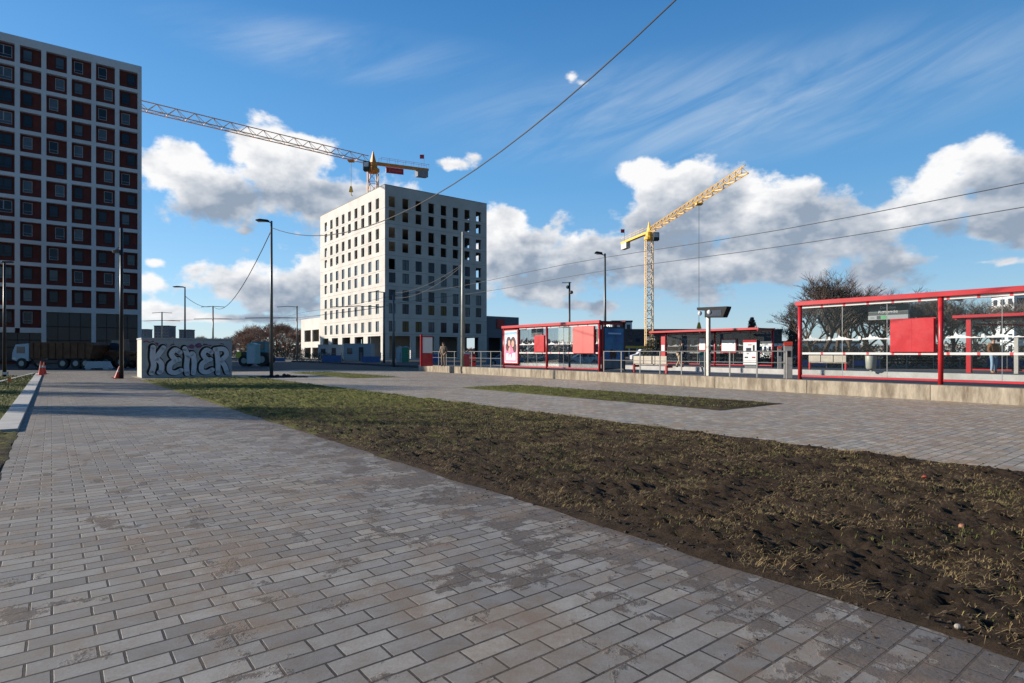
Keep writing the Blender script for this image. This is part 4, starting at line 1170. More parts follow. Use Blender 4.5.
block(590, 782, 329, 190, 'long dark grey building behind the yellow crane mast', M['citydark'], 4, 26, 20, 'office_building')
block(1014, 1090, 294.5, 300, 'white building top at the right edge behind the bare trees', M['towerw'], 5, 5, 14)
block(655, 700, 336, 170, 'pale low building behind the far middle shelter', M['city'], 2, 6, 10)
block(772, 860, 341, 150, 'cream low building seen between the shelters', M['towerw'], 1, 9, 8)

# ---------------------------------------------------------------- cranes
def lattice(mb, a, b, w, seg, rad, up=Vector((0, 0, 1)), tri=False):
    a = Vector(a); b = Vector(b); d = (b-a); Ln = d.length; d.normalize()
    s = d.cross(up)
    if s.length < .01: s = Vector((1, 0, 0))
    s.normalize(); u = s.cross(d)
    if tri: C = [-s*w/2, s*w/2, u*w*1.05]
    else: C = [(-s-u)*w/2, (s-u)*w/2, (s+u)*w/2, (-s+u)*w/2]
    n = max(2, round(Ln/seg))
    for c in C: mb.tube([a+c, b+c], rad, 4)
    m_ = len(C)
    for i in range(n):
        q0 = a+d*Ln*i/n; q1 = a+d*Ln*(i+1)/n; qm = (q0+q1)/2
        for k in range(m_):
            c0, c1 = C[k], C[(k+1) % m_]
            if tri and k != 0:
                mb.tube([q0+(c0 if k == 2 else c1)*1, qm*0+(q1+q0)/2+C[2]] if False else [q0+(C[0] if k == 2 else C[1]), qm+C[2]], rad*.55, 3)
                mb.tube([qm+C[2], q1+(C[0] if k == 2 else C[1])], rad*.55, 3)
            else:
                mb.tube([q0+c0, q1+c1] if i % 2 else [q0+c1, q1+c0], rad*.55, 3)
                mb.tube([q1+c0, q1+c1], rad*.5, 3)
def crane(base, zj, tip, ctr, lab, mm, mj, mc, bal, mw=1.8, jw=1.3, rad=.13, seg=2.2, hook=None, banner=None, pole_flag=True):
    base = Vector(base); J = Vector((0, 0, zj))
    r = thing('tower_crane', base, 0, lab, 'crane')
    mb = MB(); lattice(mb, (0, 0, 0), (0, 0, zj-2.2), mw, mw*1.15, rad, Vector((0, 1, 0))); mb.build('mast', mm, r)
    dj = (Vector(tip)-base-J); dj.z = Vector(tip).z-zj; Lj = dj.length; dj.normalize()
    mb = MB(); lattice(mb, J+dj*1.2, J+dj*Lj, jw, seg, rad*.8, tri=True); jb = mb.build('jib', mj, r)
    dc = (Vector(ctr)-base-J); dc.z = Vector(ctr).z-zj; Lc_ = dc.length; dc.normalize()
    s = dc.cross(Vector((0, 0, 1))).normalized(); u = Vector((0, 0, 1))
    def obox(mb, p, q, hw, z0, z1):
        vs = [p-s*hw+u*z0, p+s*hw+u*z0, q+s*hw+u*z0, q-s*hw+u*z0, p-s*hw+u*z1, p+s*hw+u*z1, q+s*hw+u*z1, q-s*hw+u*z1]
        mb.add(vs, [(0,3,2,1),(4,5,6,7),(0,1,5,4),(1,2,6,5),(2,3,7,6),(3,0,4,7)])
    mb = MB(); obox(mb, J+dc*.8, J+dc*Lc_, .6, -.1, .5); mb.build('counter_jib', mc, r)
    mb = MB(); obox(mb, J+dc*(Lc_-3.6), J+dc*(Lc_-.3), .7, -1.9, -.12); mb.build('counterweight', bal, r)
    mb = MB()
    for q in (-.6, .6): mb.tube([J+dc*2+s*q+u*1.8, J+dc*Lc_+s*q+u*1.6], .04, 3)
    for k in range(7): 
        for q in (-.6, .6): mb.tube([J+dc*(2+(Lc_-2)*k/6)+s*q+u*.75, J+dc*(2+(Lc_-2)*k/6)+s*q+u*1.8], .035, 3)
    mb.build('handrail', mc, r)
    mb = MB(); mb.lathe([(mw*.55, zj-2.2), (mw*.75, zj-1.9), (mw*.75, zj-1.3), (mw*.5, zj-.9), (mw*.5, zj+.2)], n=12); mb.build('slewing_ring', mc, r)
    mb = MB(); mb.tube([J+u*.2, J+u*3.2], [mw*.4, .12], 4); mb.build('tower_head', mc, r)
    cs = J+dj*2.4+s*1.3
    cb = MB(); cb.box(cs.x-.85, cs.x+.85, cs.y-.8, cs.y+.8, zj-2.6, zj-.3); cb = cb.build('cab', M['darksteel'], r, bevel=.2)
    g = MB(); g.box(cs.x-.6, cs.x+.6, cs.y-.86, cs.y-.81, zj-1.7, zj-.6); g.build('cab_window', M['lens'], cb)
    # trolley and rope
    if hook:
        f, hz = hook; q = J+dj*Lj*f
        t_ = MB(); t_.box(q.x-.7, q.x+.7, q.y-.7, q.y+.7, q.z-.7, q.z-.3); t_ = t_.build('trolley', mc, r)
        MB().tube([(q.x, q.y, q.z-.7), (q.x, q.y, hz)], .05, 4).build('rope', M['wire'], t_)
        hk = MB(); hk.prism([(q.x-.5, hz), (q.x+.5, hz), (q.x+.18, hz+1.4), (q.x-.18, hz+1.4)], q.y-.25, q.y+.25, 'y'); hk.tube([(q.x, q.y, hz), (q.x, q.y, hz-.7), (q.x+.35, q.y, hz-1.0)], .12, 6)
        hk.build('hook_block', M['craney'], t_)
    if banner:
        p = J+dc*banner[0]; q = J+dc*banner[1]; mb = MB(); obox(mb, p+s*.9, q+s*.9, .05, banner[2], banner[3]); bn = mb.build('banner', M['redpanel'], r)
        mb = MB(); obox(mb, p.lerp(q, .15)+s*.97, p.lerp(q, .25)+s*.97, .02, banner[2]+.3, banner[3]-.3); obox(mb, p.lerp(q, .3)+s*.97, p.lerp(q, .9)+s*.97, .02, banner[2]+.55, banner[3]-.55); mb.build('banner_lettering', M['palered'], bn)
    if pole_flag:
        e = J+dc*(Lc_-1.2); mb = MB(); mb.tube([e+u*.7, e+u*4.4], .05, 4); fp = mb.build('flag_pole', M['wire'], r)
        mb = MB(); mb.box(e.x-1.1, e.x-.05, e.y-.03, e.y+.03, e.z+3.2, e.z+4.3); mb.build('flag', M['redpanel'], fp)
    return r
b1 = AT(373, 150); z1 = ZZ(164, 150)
t1 = AT(80, 100, z1); 
dirj = Vector((t1.x-b1.x, t1.y-b1.y, 0)).normalized(); tip = Vector((b1.x, b1.y, z1))+dirj*62; ctr = Vector((b1.x, b1.y, z1+1.2))-dirj*16.5
# direction so that the jib passes behind the tower edge at px 143, y 110
Yj = (z1-CH)*F/(HY-110.0); pj = AT(143, Yj, z1); dirj = Vector((pj.x-b1.x, pj.y-b1.y, 0)).normalized()
tip = Vector((b1.x, b1.y, z1))+dirj*60; ctr = Vector((b1.x, b1.y, z1+1.6))-dirj*16.5
crane(b1, z1, tip, ctr, 'large tower crane behind the concrete building, pale truss jib reaching left to the tower', M['craneo'], M['craneg'], M['craneo'], M['ballastd'], mw=2.2, jw=1.7, rad=.14, seg=3.4, hook=(.1, ZZ(192, 146)), banner=(3.2, 8.4, -2.1, -.6))
b2 = AT(649, 168); z2 = ZZ(233, 168)
Yt = (z2-CH)*F/(HY-173.0); pt = AT(745, Yt, z2); dirj = Vector((pt.x-b2.x, pt.y-b2.y, 0)).normalized(); Lj2 = (Vector((pt.x, pt.y, 0))-Vector((b2.x, b2.y, 0))).length
ctr = Vector((b2.x, b2.y, z2-.4))-dirj*15-Vector((3.4, 0, 0))
crane(b2, z2, Vector((pt.x, pt.y, z2)), ctr, 'yellow tower crane over the shelters with its jib pointing to the upper right', M['cranep'], M['craney'], M['craney'], M['ballast'], mw=1.9, jw=1.4, rad=.15, seg=2.6, hook=(.62, ZZ(329, 135)))

# ---------------------------------------------------------------- trees
def tree_mesh(H, seed, spread=1.0, twigm=None, levels=5, n0=7, ev=0, trunk_f=.25, thin=1.0):
    rnd = random.Random(seed); T = MB(); Bm = MB()
    def grow(p, d, ln, r, lv):
        nseg = 3 if lv < 3 else 2; pts = [p]; rad = [r]; q = p.copy(); dd = d.copy()
        for i in range(nseg):
            dd = (dd+Vector((rnd.gauss(0, .12), rnd.gauss(0, .12), rnd.gauss(.04, .08)))).normalized()
            q = q+dd*ln/nseg; pts.append(q.copy()); rad.append(r*(1-.45*(i+1)/nseg))
        (T if lv == 0 else Bm).tube(pts, rad, 6 if lv < 2 else 3, cap=False)
        if lv >= levels: return
        nb = n0 if lv == 0 else rnd.choice((3, 4, 4, 5)) if lv < levels-1 else rnd.choice((4, 5, 6))
        for k in range(nb):
            f = rnd.uniform(.45, 1.0) if lv else rnd.uniform(.55, 1)
            i = min(nseg-1, int(f*nseg)); base_ = pts[i].lerp(pts[i+1], f*nseg-i)
            a = rnd.random()*6.283; side = Vector((math.cos(a), math.sin(a), rnd.uniform(-.1, .5)))
            ang_ = rnd.uniform(.5, 1.0)*spread
            nd = (dd*math.cos(ang_)+side*math.sin(ang_)).normalized()
            grow(base_, nd, ln*rnd.uniform(.55, .8)*(1.25 if lv == 0 else 1), max(r*rnd.uniform(.4, .55), .012*thin), lv+1)
    grow(Vector((0, 0, 0)), Vector((0, 0, 1)), H*trunk_f, H*.022, 0)
    return T, Bm
def bare(name, H, seed, lab, loc, m1, m2, grp, **k):
    T, Bm = tree_mesh(H, seed, **k)
    zmax = max(v[2] for v in Bm.v); s = H/zmax
    r = thing(name, loc, 0, lab, 'tree', grp)
    T.build('trunk', m1, r); Bm.build('crown', m2, r); r.scale = (s,)*3
    return r
GT = 'bare winter trees behind the platforms'
protos = [bare('bare_tree', 14.2, 3, 'large bare tree above the left end of the nearest shelter', AT(838, 88), M['bark'], M['twig'], GT, thin=1.15, spread=.9),
          bare('bare_tree', 11, 5, 'bare tree left of the grey stop sign in the nearest shelter', AT(812, 98), M['bark'], M['twig'], GT, thin=1.15, spread=.95),
          bare('bare_tree', 10.5, 9, 'bare tree behind the red map case of the nearest shelter', AT(905, 85), M['bark'], M['twig'], GT, thin=1.1, spread=.85)]
more = [(822, 84, 12.8, 1), (852, 90, 12.6, 0), (918, 90, 11.8, 0), (868, 92, 11.0, 1), (885, 100, 12.5, 0), (932, 84, 10.3, 1), (955, 90, 10.5, 0), (975, 95, 9.5, 2), (1000, 80, 9.2, 1), (1040, 85, 11, 0), (800, 120, 9, 2), (850, 110, 10, 1)]
names_ = ['just left of the largest one, above the near shelter', 'just right of the largest one, above the near shelter', 'rising above the red map case of the near shelter', 'between the stop sign and the left tree', 'behind the grey stop sign', 'just left of the thick red post', 'right of the thick red post', 'above the far right shelter', 'near the white building top at the right edge', 'furthest right at the picture edge', 'small and distant left of the nearest shelter', 'low and distant behind the large left tree']
for (px, Y, H, k), nm in zip(more, names_):
    pr = protos[k]; h0 = (14.2, 11, 10.5)[k]
    dup(pr, AT(px, Y), random.random()*6, 'bare winter tree '+nm, pr.scale[0]*H/h0)
# conical dense trees
def conifer(H, W, seed, m):
    rnd = random.Random(seed); mb = MB()
    for i in range(1500):
        z = rnd.random()**.8; rr = W*.75*(1-z)**.35*rnd.uniform(.3, 1); a = rnd.random()*6.28; s = rnd.uniform(.12, .3)*H/8
        c = Vector((rr*math.cos(a), rr*math.sin(a), .08*H+z*H*.92)); u = Vector((rnd.gauss(0, 1), rnd.gauss(0, 1), rnd.gauss(0, 1))).normalized()*s; v = u.orthogonal().normalized()*s*.6
        mb.add([c-u, c+v, c+u, c-v], [(0, 1, 2, 3)])
    return mb
def shrub(name, px, Y, H, W, lab, m, seed, count=1400, D=None, cat='bush', grp='bushes beyond the tram stop', shape=.5):
    r = thing(name, AT(px, Y), 0, lab, cat, grp); rnd = random.Random(seed); mb = MB(); D = D or W*.6
    for i in range(count):
        a = rnd.random()*6.283; rr = math.sqrt(rnd.random()); x_ = rr*math.cos(a); y_ = rr*math.sin(a)
        hh = (1-rr**2.2)**shape*(.75+.35*noise.noise(Vector((x_*3, y_*3, seed))))
        c = Vector((x_*W/2, y_*D/2, H*hh*rnd.random()**.4)); s = rnd.uniform(.05, .14)*(.6+H*.12)
        u = Vector((rnd.gauss(0, 1), rnd.gauss(0, 1), rnd.gauss(0, 1))).normalized()*s; v = u.orthogonal().normalized()*s*.6
        mb.add([c-u, c+v, c+u, c-v], [(0, 1, 2, 3)])
    mb.build('foliage', m, r); st = MB()
    for k in range(5):
        st.tube([(rnd.uniform(-.2, .2)*W, 0, 0), (rnd.uniform(-.3, .3)*W, 0, H*.6)], .04, 4)
    st.build('stems', M['bark'], r)
for (px, Y, H, W, lab, sd_) in ((752, 125, 8.8, 2.0, 'narrow upright dark tree right of the ticket machine roofline', 1), (792, 125, 8.2, 1.5, 'narrow upright dark tree left of the nearest shelter', 2)):
    r = thing('poplar_tree', AT(px, Y), 0, lab, 'tree', 'narrow upright trees'); conifer(H, W, sd_, 0).build('crown', M['twig'], r); MB().tube([(0, 0, 0), (0, 0, H*.6)], [.15, .05], 6).build('trunk', M['bark'], r)
bushes = [(800, 62, 3.2, 9, 'olive bush behind the left end of the nearest shelter', 'leafo'), (840, 60, 2.6, 9, 'dark bush under the large bare tree', 'leaf'), (880, 60, 3.2, 10, 'dense dark bush below the stop sign', 'leaf'),
          (925, 58, 2.7, 10, 'brown-olive bush behind the red map case', 'leafo'), (965, 58, 3.3, 10, 'dark bush behind the far right shelter', 'leaf'), (1010, 56, 3.0, 10, 'olive bush at the right edge behind the person', 'leafo'),
          (690, 80, 3.6, 9, 'dark bush behind the left half of the far middle shelter', 'leaf'), (720, 78, 2.6, 9, 'olive bush behind the far middle shelter maps', 'leafo'), (765, 76, 3.2, 10, 'dark bush behind the ticket machine', 'leaf'),
          (535, 84, 3.2, 9, 'dark bush seen through the left shelter', 'leaf'), (570, 84, 3.4, 9, 'olive bush seen through the left shelter right bay', 'leafo'), (655, 90, 5.2, 4, 'brown tall hedge beside the yellow crane mast', 'leafo')]
for i, (px, Y, H, W, lab, k) in enumerate(bushes): shrub('bush', px, Y, H, W, lab, M[k], i+3, 2600 if Y < 70 else 1800)
# brown wood left of the concrete building
wd = bare('bare_tree', 15, 21, 'brown bare tree in the wood, farthest left behind the tractor', AT(243, 190), M['twigb'], M['twigb'], 'brown bare wood left of the concrete building', thin=2.2, spread=1.2, trunk_f=.22)
wl = [(252, 200, 10), (260, 190, 11), (268, 185, 11), (277, 195, 11.5), (286, 185, 11), (294, 190, 10), (301, 180, 8.5), (310, 190, 8), (318, 200, 8), (245, 210, 8), (226, 230, 8), (218, 240, 8), (232, 240, 9), (205, 230, 8), (173, 240, 8), (196, 240, 8), (150, 240, 7)]
wd.scale = tuple(x*9/15 for x in wd.scale)
wt = ['second from its left end', 'third from its left end', 'left of the tall lamp', 'right behind the tall lamp', 'right of the tall lamp', 'left of the two-armed mast', 'just right of the two-armed mast', 'beside the low white building', 'touching the low white building', 'low at its left rear', 'above the right end of the graffiti block', 'small, left of the block end tree', 'small, by the T-shaped mast', 'left of the right T-shaped mast', 'between the distant high-rises', 'right of the second distant high-rise', 'nearest the tower edge']
for (px, Y, H), t_ in zip(wl, wt):
    dup(wd, AT(px, Y), random.random()*6, 'brown bare wood tree '+t_, wd.scale[0]*H/9*random.uniform(.97, 1.05))
shrub('bush', 285, 120, 4.2, 10, 'dark green bush at the foot of the brown wood', M['leaf'], 40, 1800, grp=None)
shrub('bush', 262, 130, 3.2, 14, 'dark low scrub behind the tractor', M['leaf'], 41, 1800, grp=None)
shrub('bush', 318, 92, 2.0, 8, 'dark low hedge in front of the low white building', M['leaf'], 42, 1500, grp=None)
# tree belt along the horizon
hb_ = MB(); rnd = random.Random(5)
for i in range(9000):
    az = rnd.uniform(-.95, .95); Y = rnd.uniform(330, 420); X_ = math.tan(az)*Y; hh = 6+5*noise.fractal(Vector((X_*.02, 0, 0)), 1, 2, 3)
    c = Vector((X_, Y, rnd.random()**.6*max(hh, 3))); s = rnd.uniform(.8, 2.0)
    u = Vector((rnd.gauss(0, 1), rnd.gauss(0, 1)*.3, rnd.gauss(0, 1))).normalized()*s; v = u.orthogonal().normalized()*s*.6
    hb_.add([c-u, c+v, c+u, c-v], [(0, 1, 2, 3)])
tag(hb_.build('woodland', M['twigb']), 'far brown tree belt along the horizon', 'woodland', kind='stuff')

# trees standing left of the frame, they throw the shadow bands over the path
for i, (x_, y_, H) in enumerate(((-32, 17.8, 12.5), (-41, 30.5, 14), (-34, 24.3, 9))):
    dup(protos[i % 3], Vector((x_, y_, 0)), i*2.1, ['bare roadside tree left of the path, middle one', 'bare roadside tree left of the path, farthest one', 'bare roadside tree left of the path, smallest one'][i], protos[i % 3].scale[0]*H/(14.2, 11, 10.5)[i % 3])['group'] = 'bare roadside trees left of the path'
for o_ in [o for o in COL.objects if o.get('group') == 'bare roadside trees left of the path']: o_.scale = (o_.scale[0]*.42, o_.scale[1]*.42, o_.scale[2])

# ---------------------------------------------------------------- vehicles and site gear
def wheel(parent, x, y, r_, w_=.28):
    q = MB(); n = 16
    def ring(rad, y0, y1):
        return [(x+rad*math.cos(a*2*math.pi/n), yy, r_+rad*math.sin(a*2*math.pi/n)) for yy in (y0, y1) for a in range(n)]
    q.add(ring(r_, y, y+w_), [tuple(range(n)), tuple(range(2*n-1, n-1, -1))]+[(a, a+n, (a+1) % n+n, (a+1) % n) for a in range(n)])
    t = q.build('wheel', M['rubber'], parent)
    q = MB(); q.add([(x+r_*.5*math.cos(a*2*math.pi/n), yy, r_+r_*.5*math.sin(a*2*math.pi/n)) for yy in (y-.02, y+w_+.02) for a in range(n)], [tuple(range(n)), tuple(range(2*n-1, n-1, -1))]+[(a, a+n, (a+1) % n+n, (a+1) % n) for a in range(n)])
    q.build('rim', M['steel'], t)
# dump truck
tp = AT(10, 54.5); r = thing('dump_truck', tp, 0, 'dark tipper truck with pale cab facing left and rust-brown body, in the tower shadow', 'truck')
c_ = MB().prism([(.5, .7), (.15, .9), (.2, 1.5), (.5, 2.25), (1.75, 2.35), (1.75, .7)], 0, 2.2, 'y').build('cab', M['cab'], r, bevel=.05)
MB().box(.62, 1.35, -.02, -.002, 1.45, 2.05).build('side_window', M['pane'], c_); MB().box(.25, .6, -.02, -.002, .85, 1.05).build('headlight', M['lens'], c_)
MB().box(.35, 7.6, .3, 1.9, .55, .8).build('chassis', M['darksteel'], r)
bd = MB().prism([(1.9, .95), (1.9, 2.45), (7.3, 2.45), (7.75, 2.2), (7.4, .95)], -.05, 2.25, 'y').build('tipper_body', M['rust'], r)
q = MB()
for k in range(8): q.box(2.1+k*.68, 2.2+k*.68, -.11, -.052, 1.0, 2.4)
q.build('ribs', M['rust'], bd)
for x_ in (1.1, 4.9, 6.1, 7.0):
    for y_ in (-.05, 1.95): wheel(r, x_, y_, .5)
# loader right of it
tp = AT(97, 56); r = thing('wheel_loader', tp, 0, 'dark orange wheel loader parked right of the tipper truck', 'loader')
MB().prism([(.3, .7), (.3, 1.5), (1.4, 1.7), (2.6, 1.6), (2.7, .7)], .2, 1.7, 'y').build('body', M['rust'], r, bevel=.05)
cb = MB().prism([(.9, 1.7), (1.0, 2.8), (2.0, 2.8), (2.1, 1.68)], .4, 1.6, 'y').build('cab', M['darksteel'], r); MB().box(1.1, 1.9, .38, .395, 1.85, 2.65).build('cab_window', M['pane'], cb)
MB().tube([(2.5, 1, 1.2), (3.2, 1, 1.4), (3.8, 1, .6)], .14, 6).build('arm', M['rust'], r)
MB().prism([(3.7, .1), (3.6, .9), (3.9, .9), (4.5, .15)], .1, 1.9, 'y').build('bucket', M['darksteel'], r)
for x_ in (.8, 2.3):
    for y_ in (0, 1.6): wheel(r, x_, y_, .6, .35)
# concrete barrier
tp = AT(84, 52); r = thing('concrete_barrier', tp, 0, 'pale trapezoid concrete barrier block in front of the dark machines', 'barrier')
MB().prism([(0, .12), (.3, .72), (1.95, .72), (2.25, .12)], 0, .55, 'y').build('body', M['bluegrey'], r, bevel=.02)
MB().box(.1, .6, .02, .53, 0, .118).box(1.65, 2.15, .02, .53, 0, .118).build('foot', M['bluegrey'], r)
# tractor
tp = AT(237, 64); r = thing('tractor', tp, 0, 'teal tractor with yellow front behind the right end of the graffiti block', 'tractor')
MB().prism([(.1, .7), (.1, 1.5), (1.5, 1.7), (3.2, 1.5), (3.2, .7)], .3, 1.3, 'y').build('body', M['darksteel'], r)
MB().box(-.2, .35, .2, 1.4, .9, 1.6).build('front_weight', M['yellow'], r)
cb = MB().prism([(1.5, 1.6), (1.6, 2.7), (2.9, 2.7), (3.0, 1.5)], .2, 1.4, 'y').build('cab', M['teal'], r); MB().box(1.7, 2.8, .18, .197, 1.8, 2.5).build('cab_window', M['pane'], cb)
wheel(r, .7, .1, .6, .35); wheel(r, .7, 1.2, .6, .35); wheel(r, 2.7, -.1, .75, .45); wheel(r, 2.7, 1.3, .75, .45)
MB().tube([(1.2, .5, 1.6), (1.2, .5, 2.9)], .05, 6).build('exhaust', M['darksteel'], r)
r = thing('portable_toilet', AT(246.5, 60), 0, 'pale teal portable cabin beside the tractor', 'portable toilet')
MB().box(0, 1.0, 0, 1.0, .35, 2.3).build('body', M['tealp'], r, bevel=.04); MB().prism([(-.03, 2.302), (1.03, 2.302), (.5, 2.5)], -.03, 1.03, 'y').build('roof', M['tealp'], r); MB().box(.15, .85, -.02, -.002, .4, 2.1).build('door', M['cab'], r)
# site cabins
def cabin(px0, px1, Y, topy, lab, m, grp='site cabins'):
    W = (px1-px0)/F*Y; H = ZZ(topy, Y)
    r = thing('site_cabin', AT(px0, Y), 0, lab, 'site cabin', grp)
    b_ = MB().box(0, W, 0, 2.5, .1, H-.1).build('body', m, r); MB().box(-.05, W+.05, -.05, 2.55, H-.098, H).build('roof', M['bluegrey'], r)
    q = MB()
    for k in range(int(W/.35)): q.box(k*.35, k*.35+.12, -.03, -.002, .15, H-.15)
    q.build('ribs', m, b_)
    MB().box(W*.12, W*.30, -.05, -.031, H*.42, H*.75).build('window', M['pane'], r); MB().box(W*.55, W*.72, -.05, -.031, .15, H*.8).build('door', M['citydark'], r)
cabin(344, 371, 94, 343.5, 'pale grey site cabin before the ground floor of the concrete building', M['bluegrey'])
cabin(318, 343, 98, 344.5, 'pale grey site cabin left of the first one before the sunlit face', M['bluegrey'])
for i, (px, m_, lab) in enumerate(((396, 'bluegrey', 'pale portable toilet in front of the building corner'), (402, 'green', 'green portable toilet in front of the building corner'))):
    r = thing('portable_toilet', AT(px, 84), 0, lab, 'portable toilet'); MB().box(0, .85, 0, 1.0, 0, 2.2).build('body', M[m_], r, bevel=.03); MB().prism([(-.03, 2.202), (.88, 2.202), (.43, 2.4)], -.03, 1.03, 'y').build('roof', M['bluegrey'], r)
    MB().box(.1, .75, -.02, -.002, .1, 2.0).build('door', M[m_], r)
# fence panels
def site_fence(px0, px1, Y, H, lab, seed, grp='site fences'):
    W = (px1-px0)/F*Y; n = max(2, round(W/2.4)); r = thing('site_fence', AT(px0, Y), 0, lab, 'fence', grp); rnd = random.Random(seed)
    for k in range(n+1): MB().tube([(k*W/n, 0, 0), (k*W/n, 0, H)], .04, 5).build('post', M['steel'], r)
    q = MB(); q2 = MB()
    for k in range(n):
        if rnd.random() < .35: q2.box(k*W/n+.06, (k+1)*W/n-.06, -.01, .01, .25, H*rnd.uniform(.5, .8))
        for z in [i*.25+.1 for i in range(int(H/.25))]: q.tube([(k*W/n, 0, z), ((k+1)*W/n, 0, z)], .012, 3)
    q.build('mesh_panel', M['steel'], r)
    if q2.v: q2.build('blue_board', M['blue'], r)
site_fence(322, 420, 76, 1.5, 'low barrier fence with blue boards before the site cabins', 1)
site_fence(236, 318, 82, 1.4, 'low barrier fence behind the tall lamp', 2)
site_fence(420, 500, 74, 1.9, 'mesh fence in front of the dark ground floor of the concrete building', 3)
site_fence(800, 1040, 55, 1.5, 'dark fence behind the far platform at the right', 4)
# formwork and white vans on the right
r = thing('formwork', AT(621, 120), 0, 'yellow formwork beams beside the yellow crane base', 'formwork')
for k in range(7): MB().box(k*.6, k*.6+4, k*.3, k*.3+.15, 2.3+.1*(k % 3), 2.6+.1*(k % 3)).build('beam', M['craney'], r)
for k in range(5): MB().box(k*1.6, k*1.6+.15, 0, .15, 0, 2.3).build('prop', M['white'], r)
def car(px, Y, lab, m, van=False, rot=0, grp='parked vehicles'):
    r = thing('parked_van' if van else 'parked_car', AT(px, Y), rot, lab, 'van' if van else 'car', grp)
    if van: prof = [(0, .35), (0, 1.0), (.9, 1.25), (1.5, 2.0), (5.2, 2.1), (5.3, .35)]
    else: prof = [(0, .3), (.02, .75), (1.0, .95), (1.7, 1.42), (3.1, 1.42), (3.8, .98), (4.2, .9), (4.2, .3)]
    b_ = MB().prism(prof, 0, 1.75, 'y').build('body', m, r, bevel=.05)
    w_ = [(1.2, 1.28), (1.6, 1.85), (2.4, 1.85), (2.4, 1.28)] if van else [(1.2, .97), (1.75, 1.35), (3.0, 1.35), (3.55, .98)]
    MB().prism(w_, -.01, 1.76, 'y').build('window', M['pane'], r)
    for x_ in ((.95, 4.3) if van else (.8, 3.4)):
        for y_ in (-.03, 1.55): wheel(r, x_, y_, .33, .22)
    MB().box(-.02, .02, .15, .45, .62, .75).build('headlight', M['lens'], r); MB().box(-.02, .02, 1.3, 1.6, .62, .75).build('headlight', M['lens'], r)
M['carb'] = MAT('blue_car_paint', (.1, .17, .25), .3); M['carw'] = MAT('white_car_paint', (.55, .56, .58), .3); M['cark'] = MAT('dark_car_paint', (.03, .03, .035), .25)
car(632, 95, 'white van behind the bench on the near platform', M['carw'], True)
car(486, 66, 'pale blue car behind the left railing', M['carb'])
car(536, 70, 'dark car seen through the left shelter', M['cark'])
car(566, 70, 'white car seen through the left shelter', M['carw'])

# traffic cones
def cone(p, lab, tilt=0, h=.75):
    r = thing('traffic_cone', p, 0, lab, 'traffic cone', 'red traffic cones')
    MB().prism([(-.2, -.2), (.2, -.2), (.2, .2), (-.2, .2)], 0, .04, 'z').build('base', M['cone'], r)
    k = h/.75
    def rr(z): return .15-(z-.04)*.165/k
    c_ = MB().lathe([(rr(.04), .041), (rr(h), h)], n=14).build('cone_body', M['cone'], r, smooth=False)
    MB().lathe([(rr(.4*k)+.004, .4*k), (rr(.52*k)+.004, .52*k)], n=14).build('white_band', M['coneband'], c_)
    r.rotation_euler = (0, tilt, 0)
cone(G(41, 375.2, .06), 'left one of the two red traffic cones at the far end of the kerb', h=.9)
cone(G(44, 374.0, .0), 'right one of the two red traffic cones at the far end of the kerb', h=.85)
cone(G(117, 378.6), 'red traffic cone leaning against the black lamp pole', .22, h=.75)
# survey stake
p = G(8, 390, .02); r = thing('survey_stake', p, 0, 'thin dark stake with white flag and orange tape in the left grass', 'stake')
MB().tube([(0, 0, 0), (0, 0, .75)], .014, 5).build('stake', M['darksteel'], r); MB().box(-.2, 0, -.01, .01, .62, .72).build('flag', M['decal'], r); MB().box(0, .12, -.012, .012, .32, .5).build('orange_tape', M['orange'], r)
# tilted site post by the barrier
# ---------------------------------------------------------------- people
def skinned(name, verts, edges, radii, m, parent, sub=2):
    me = bpy.data.meshes.new(name); me.from_pydata(verts, edges, []); o = bpy.data.objects.new(name, me); COL.objects.link(o)
    md = o.modifiers.new('skin', 'SKIN'); md.use_smooth_shade = True
    sv = me.skin_vertices[0].data if me.skin_vertices else None
    if sv is None:
        bm = bmesh.new(); bm.from_mesh(me); bm.verts.layers.skin.verify(); bm.to_mesh(me); bm.free(); sv = me.skin_vertices[0].data
    for i, r_ in enumerate(radii): sv[i].radius = (r_, r_) if not isinstance(r_, tuple) else r_; sv[i].use_root = (i == 0)
    s = o.modifiers.new('sub', 'SUBSURF'); s.levels = sub; s.render_levels = sub
    bpy.context.view_layer.update()
    nm = bpy.data.meshes.new_from_object(o.evaluated_get(bpy.context.evaluated_depsgraph_get()))
    bpy.data.objects.remove(o); nm.materials.clear(); nm.materials.append(m); nm.name = name
    nm.shade_smooth()
    no = bpy.data.objects.new(name, nm); COL.objects.link(no)
    if parent: no.parent = parent
    return no
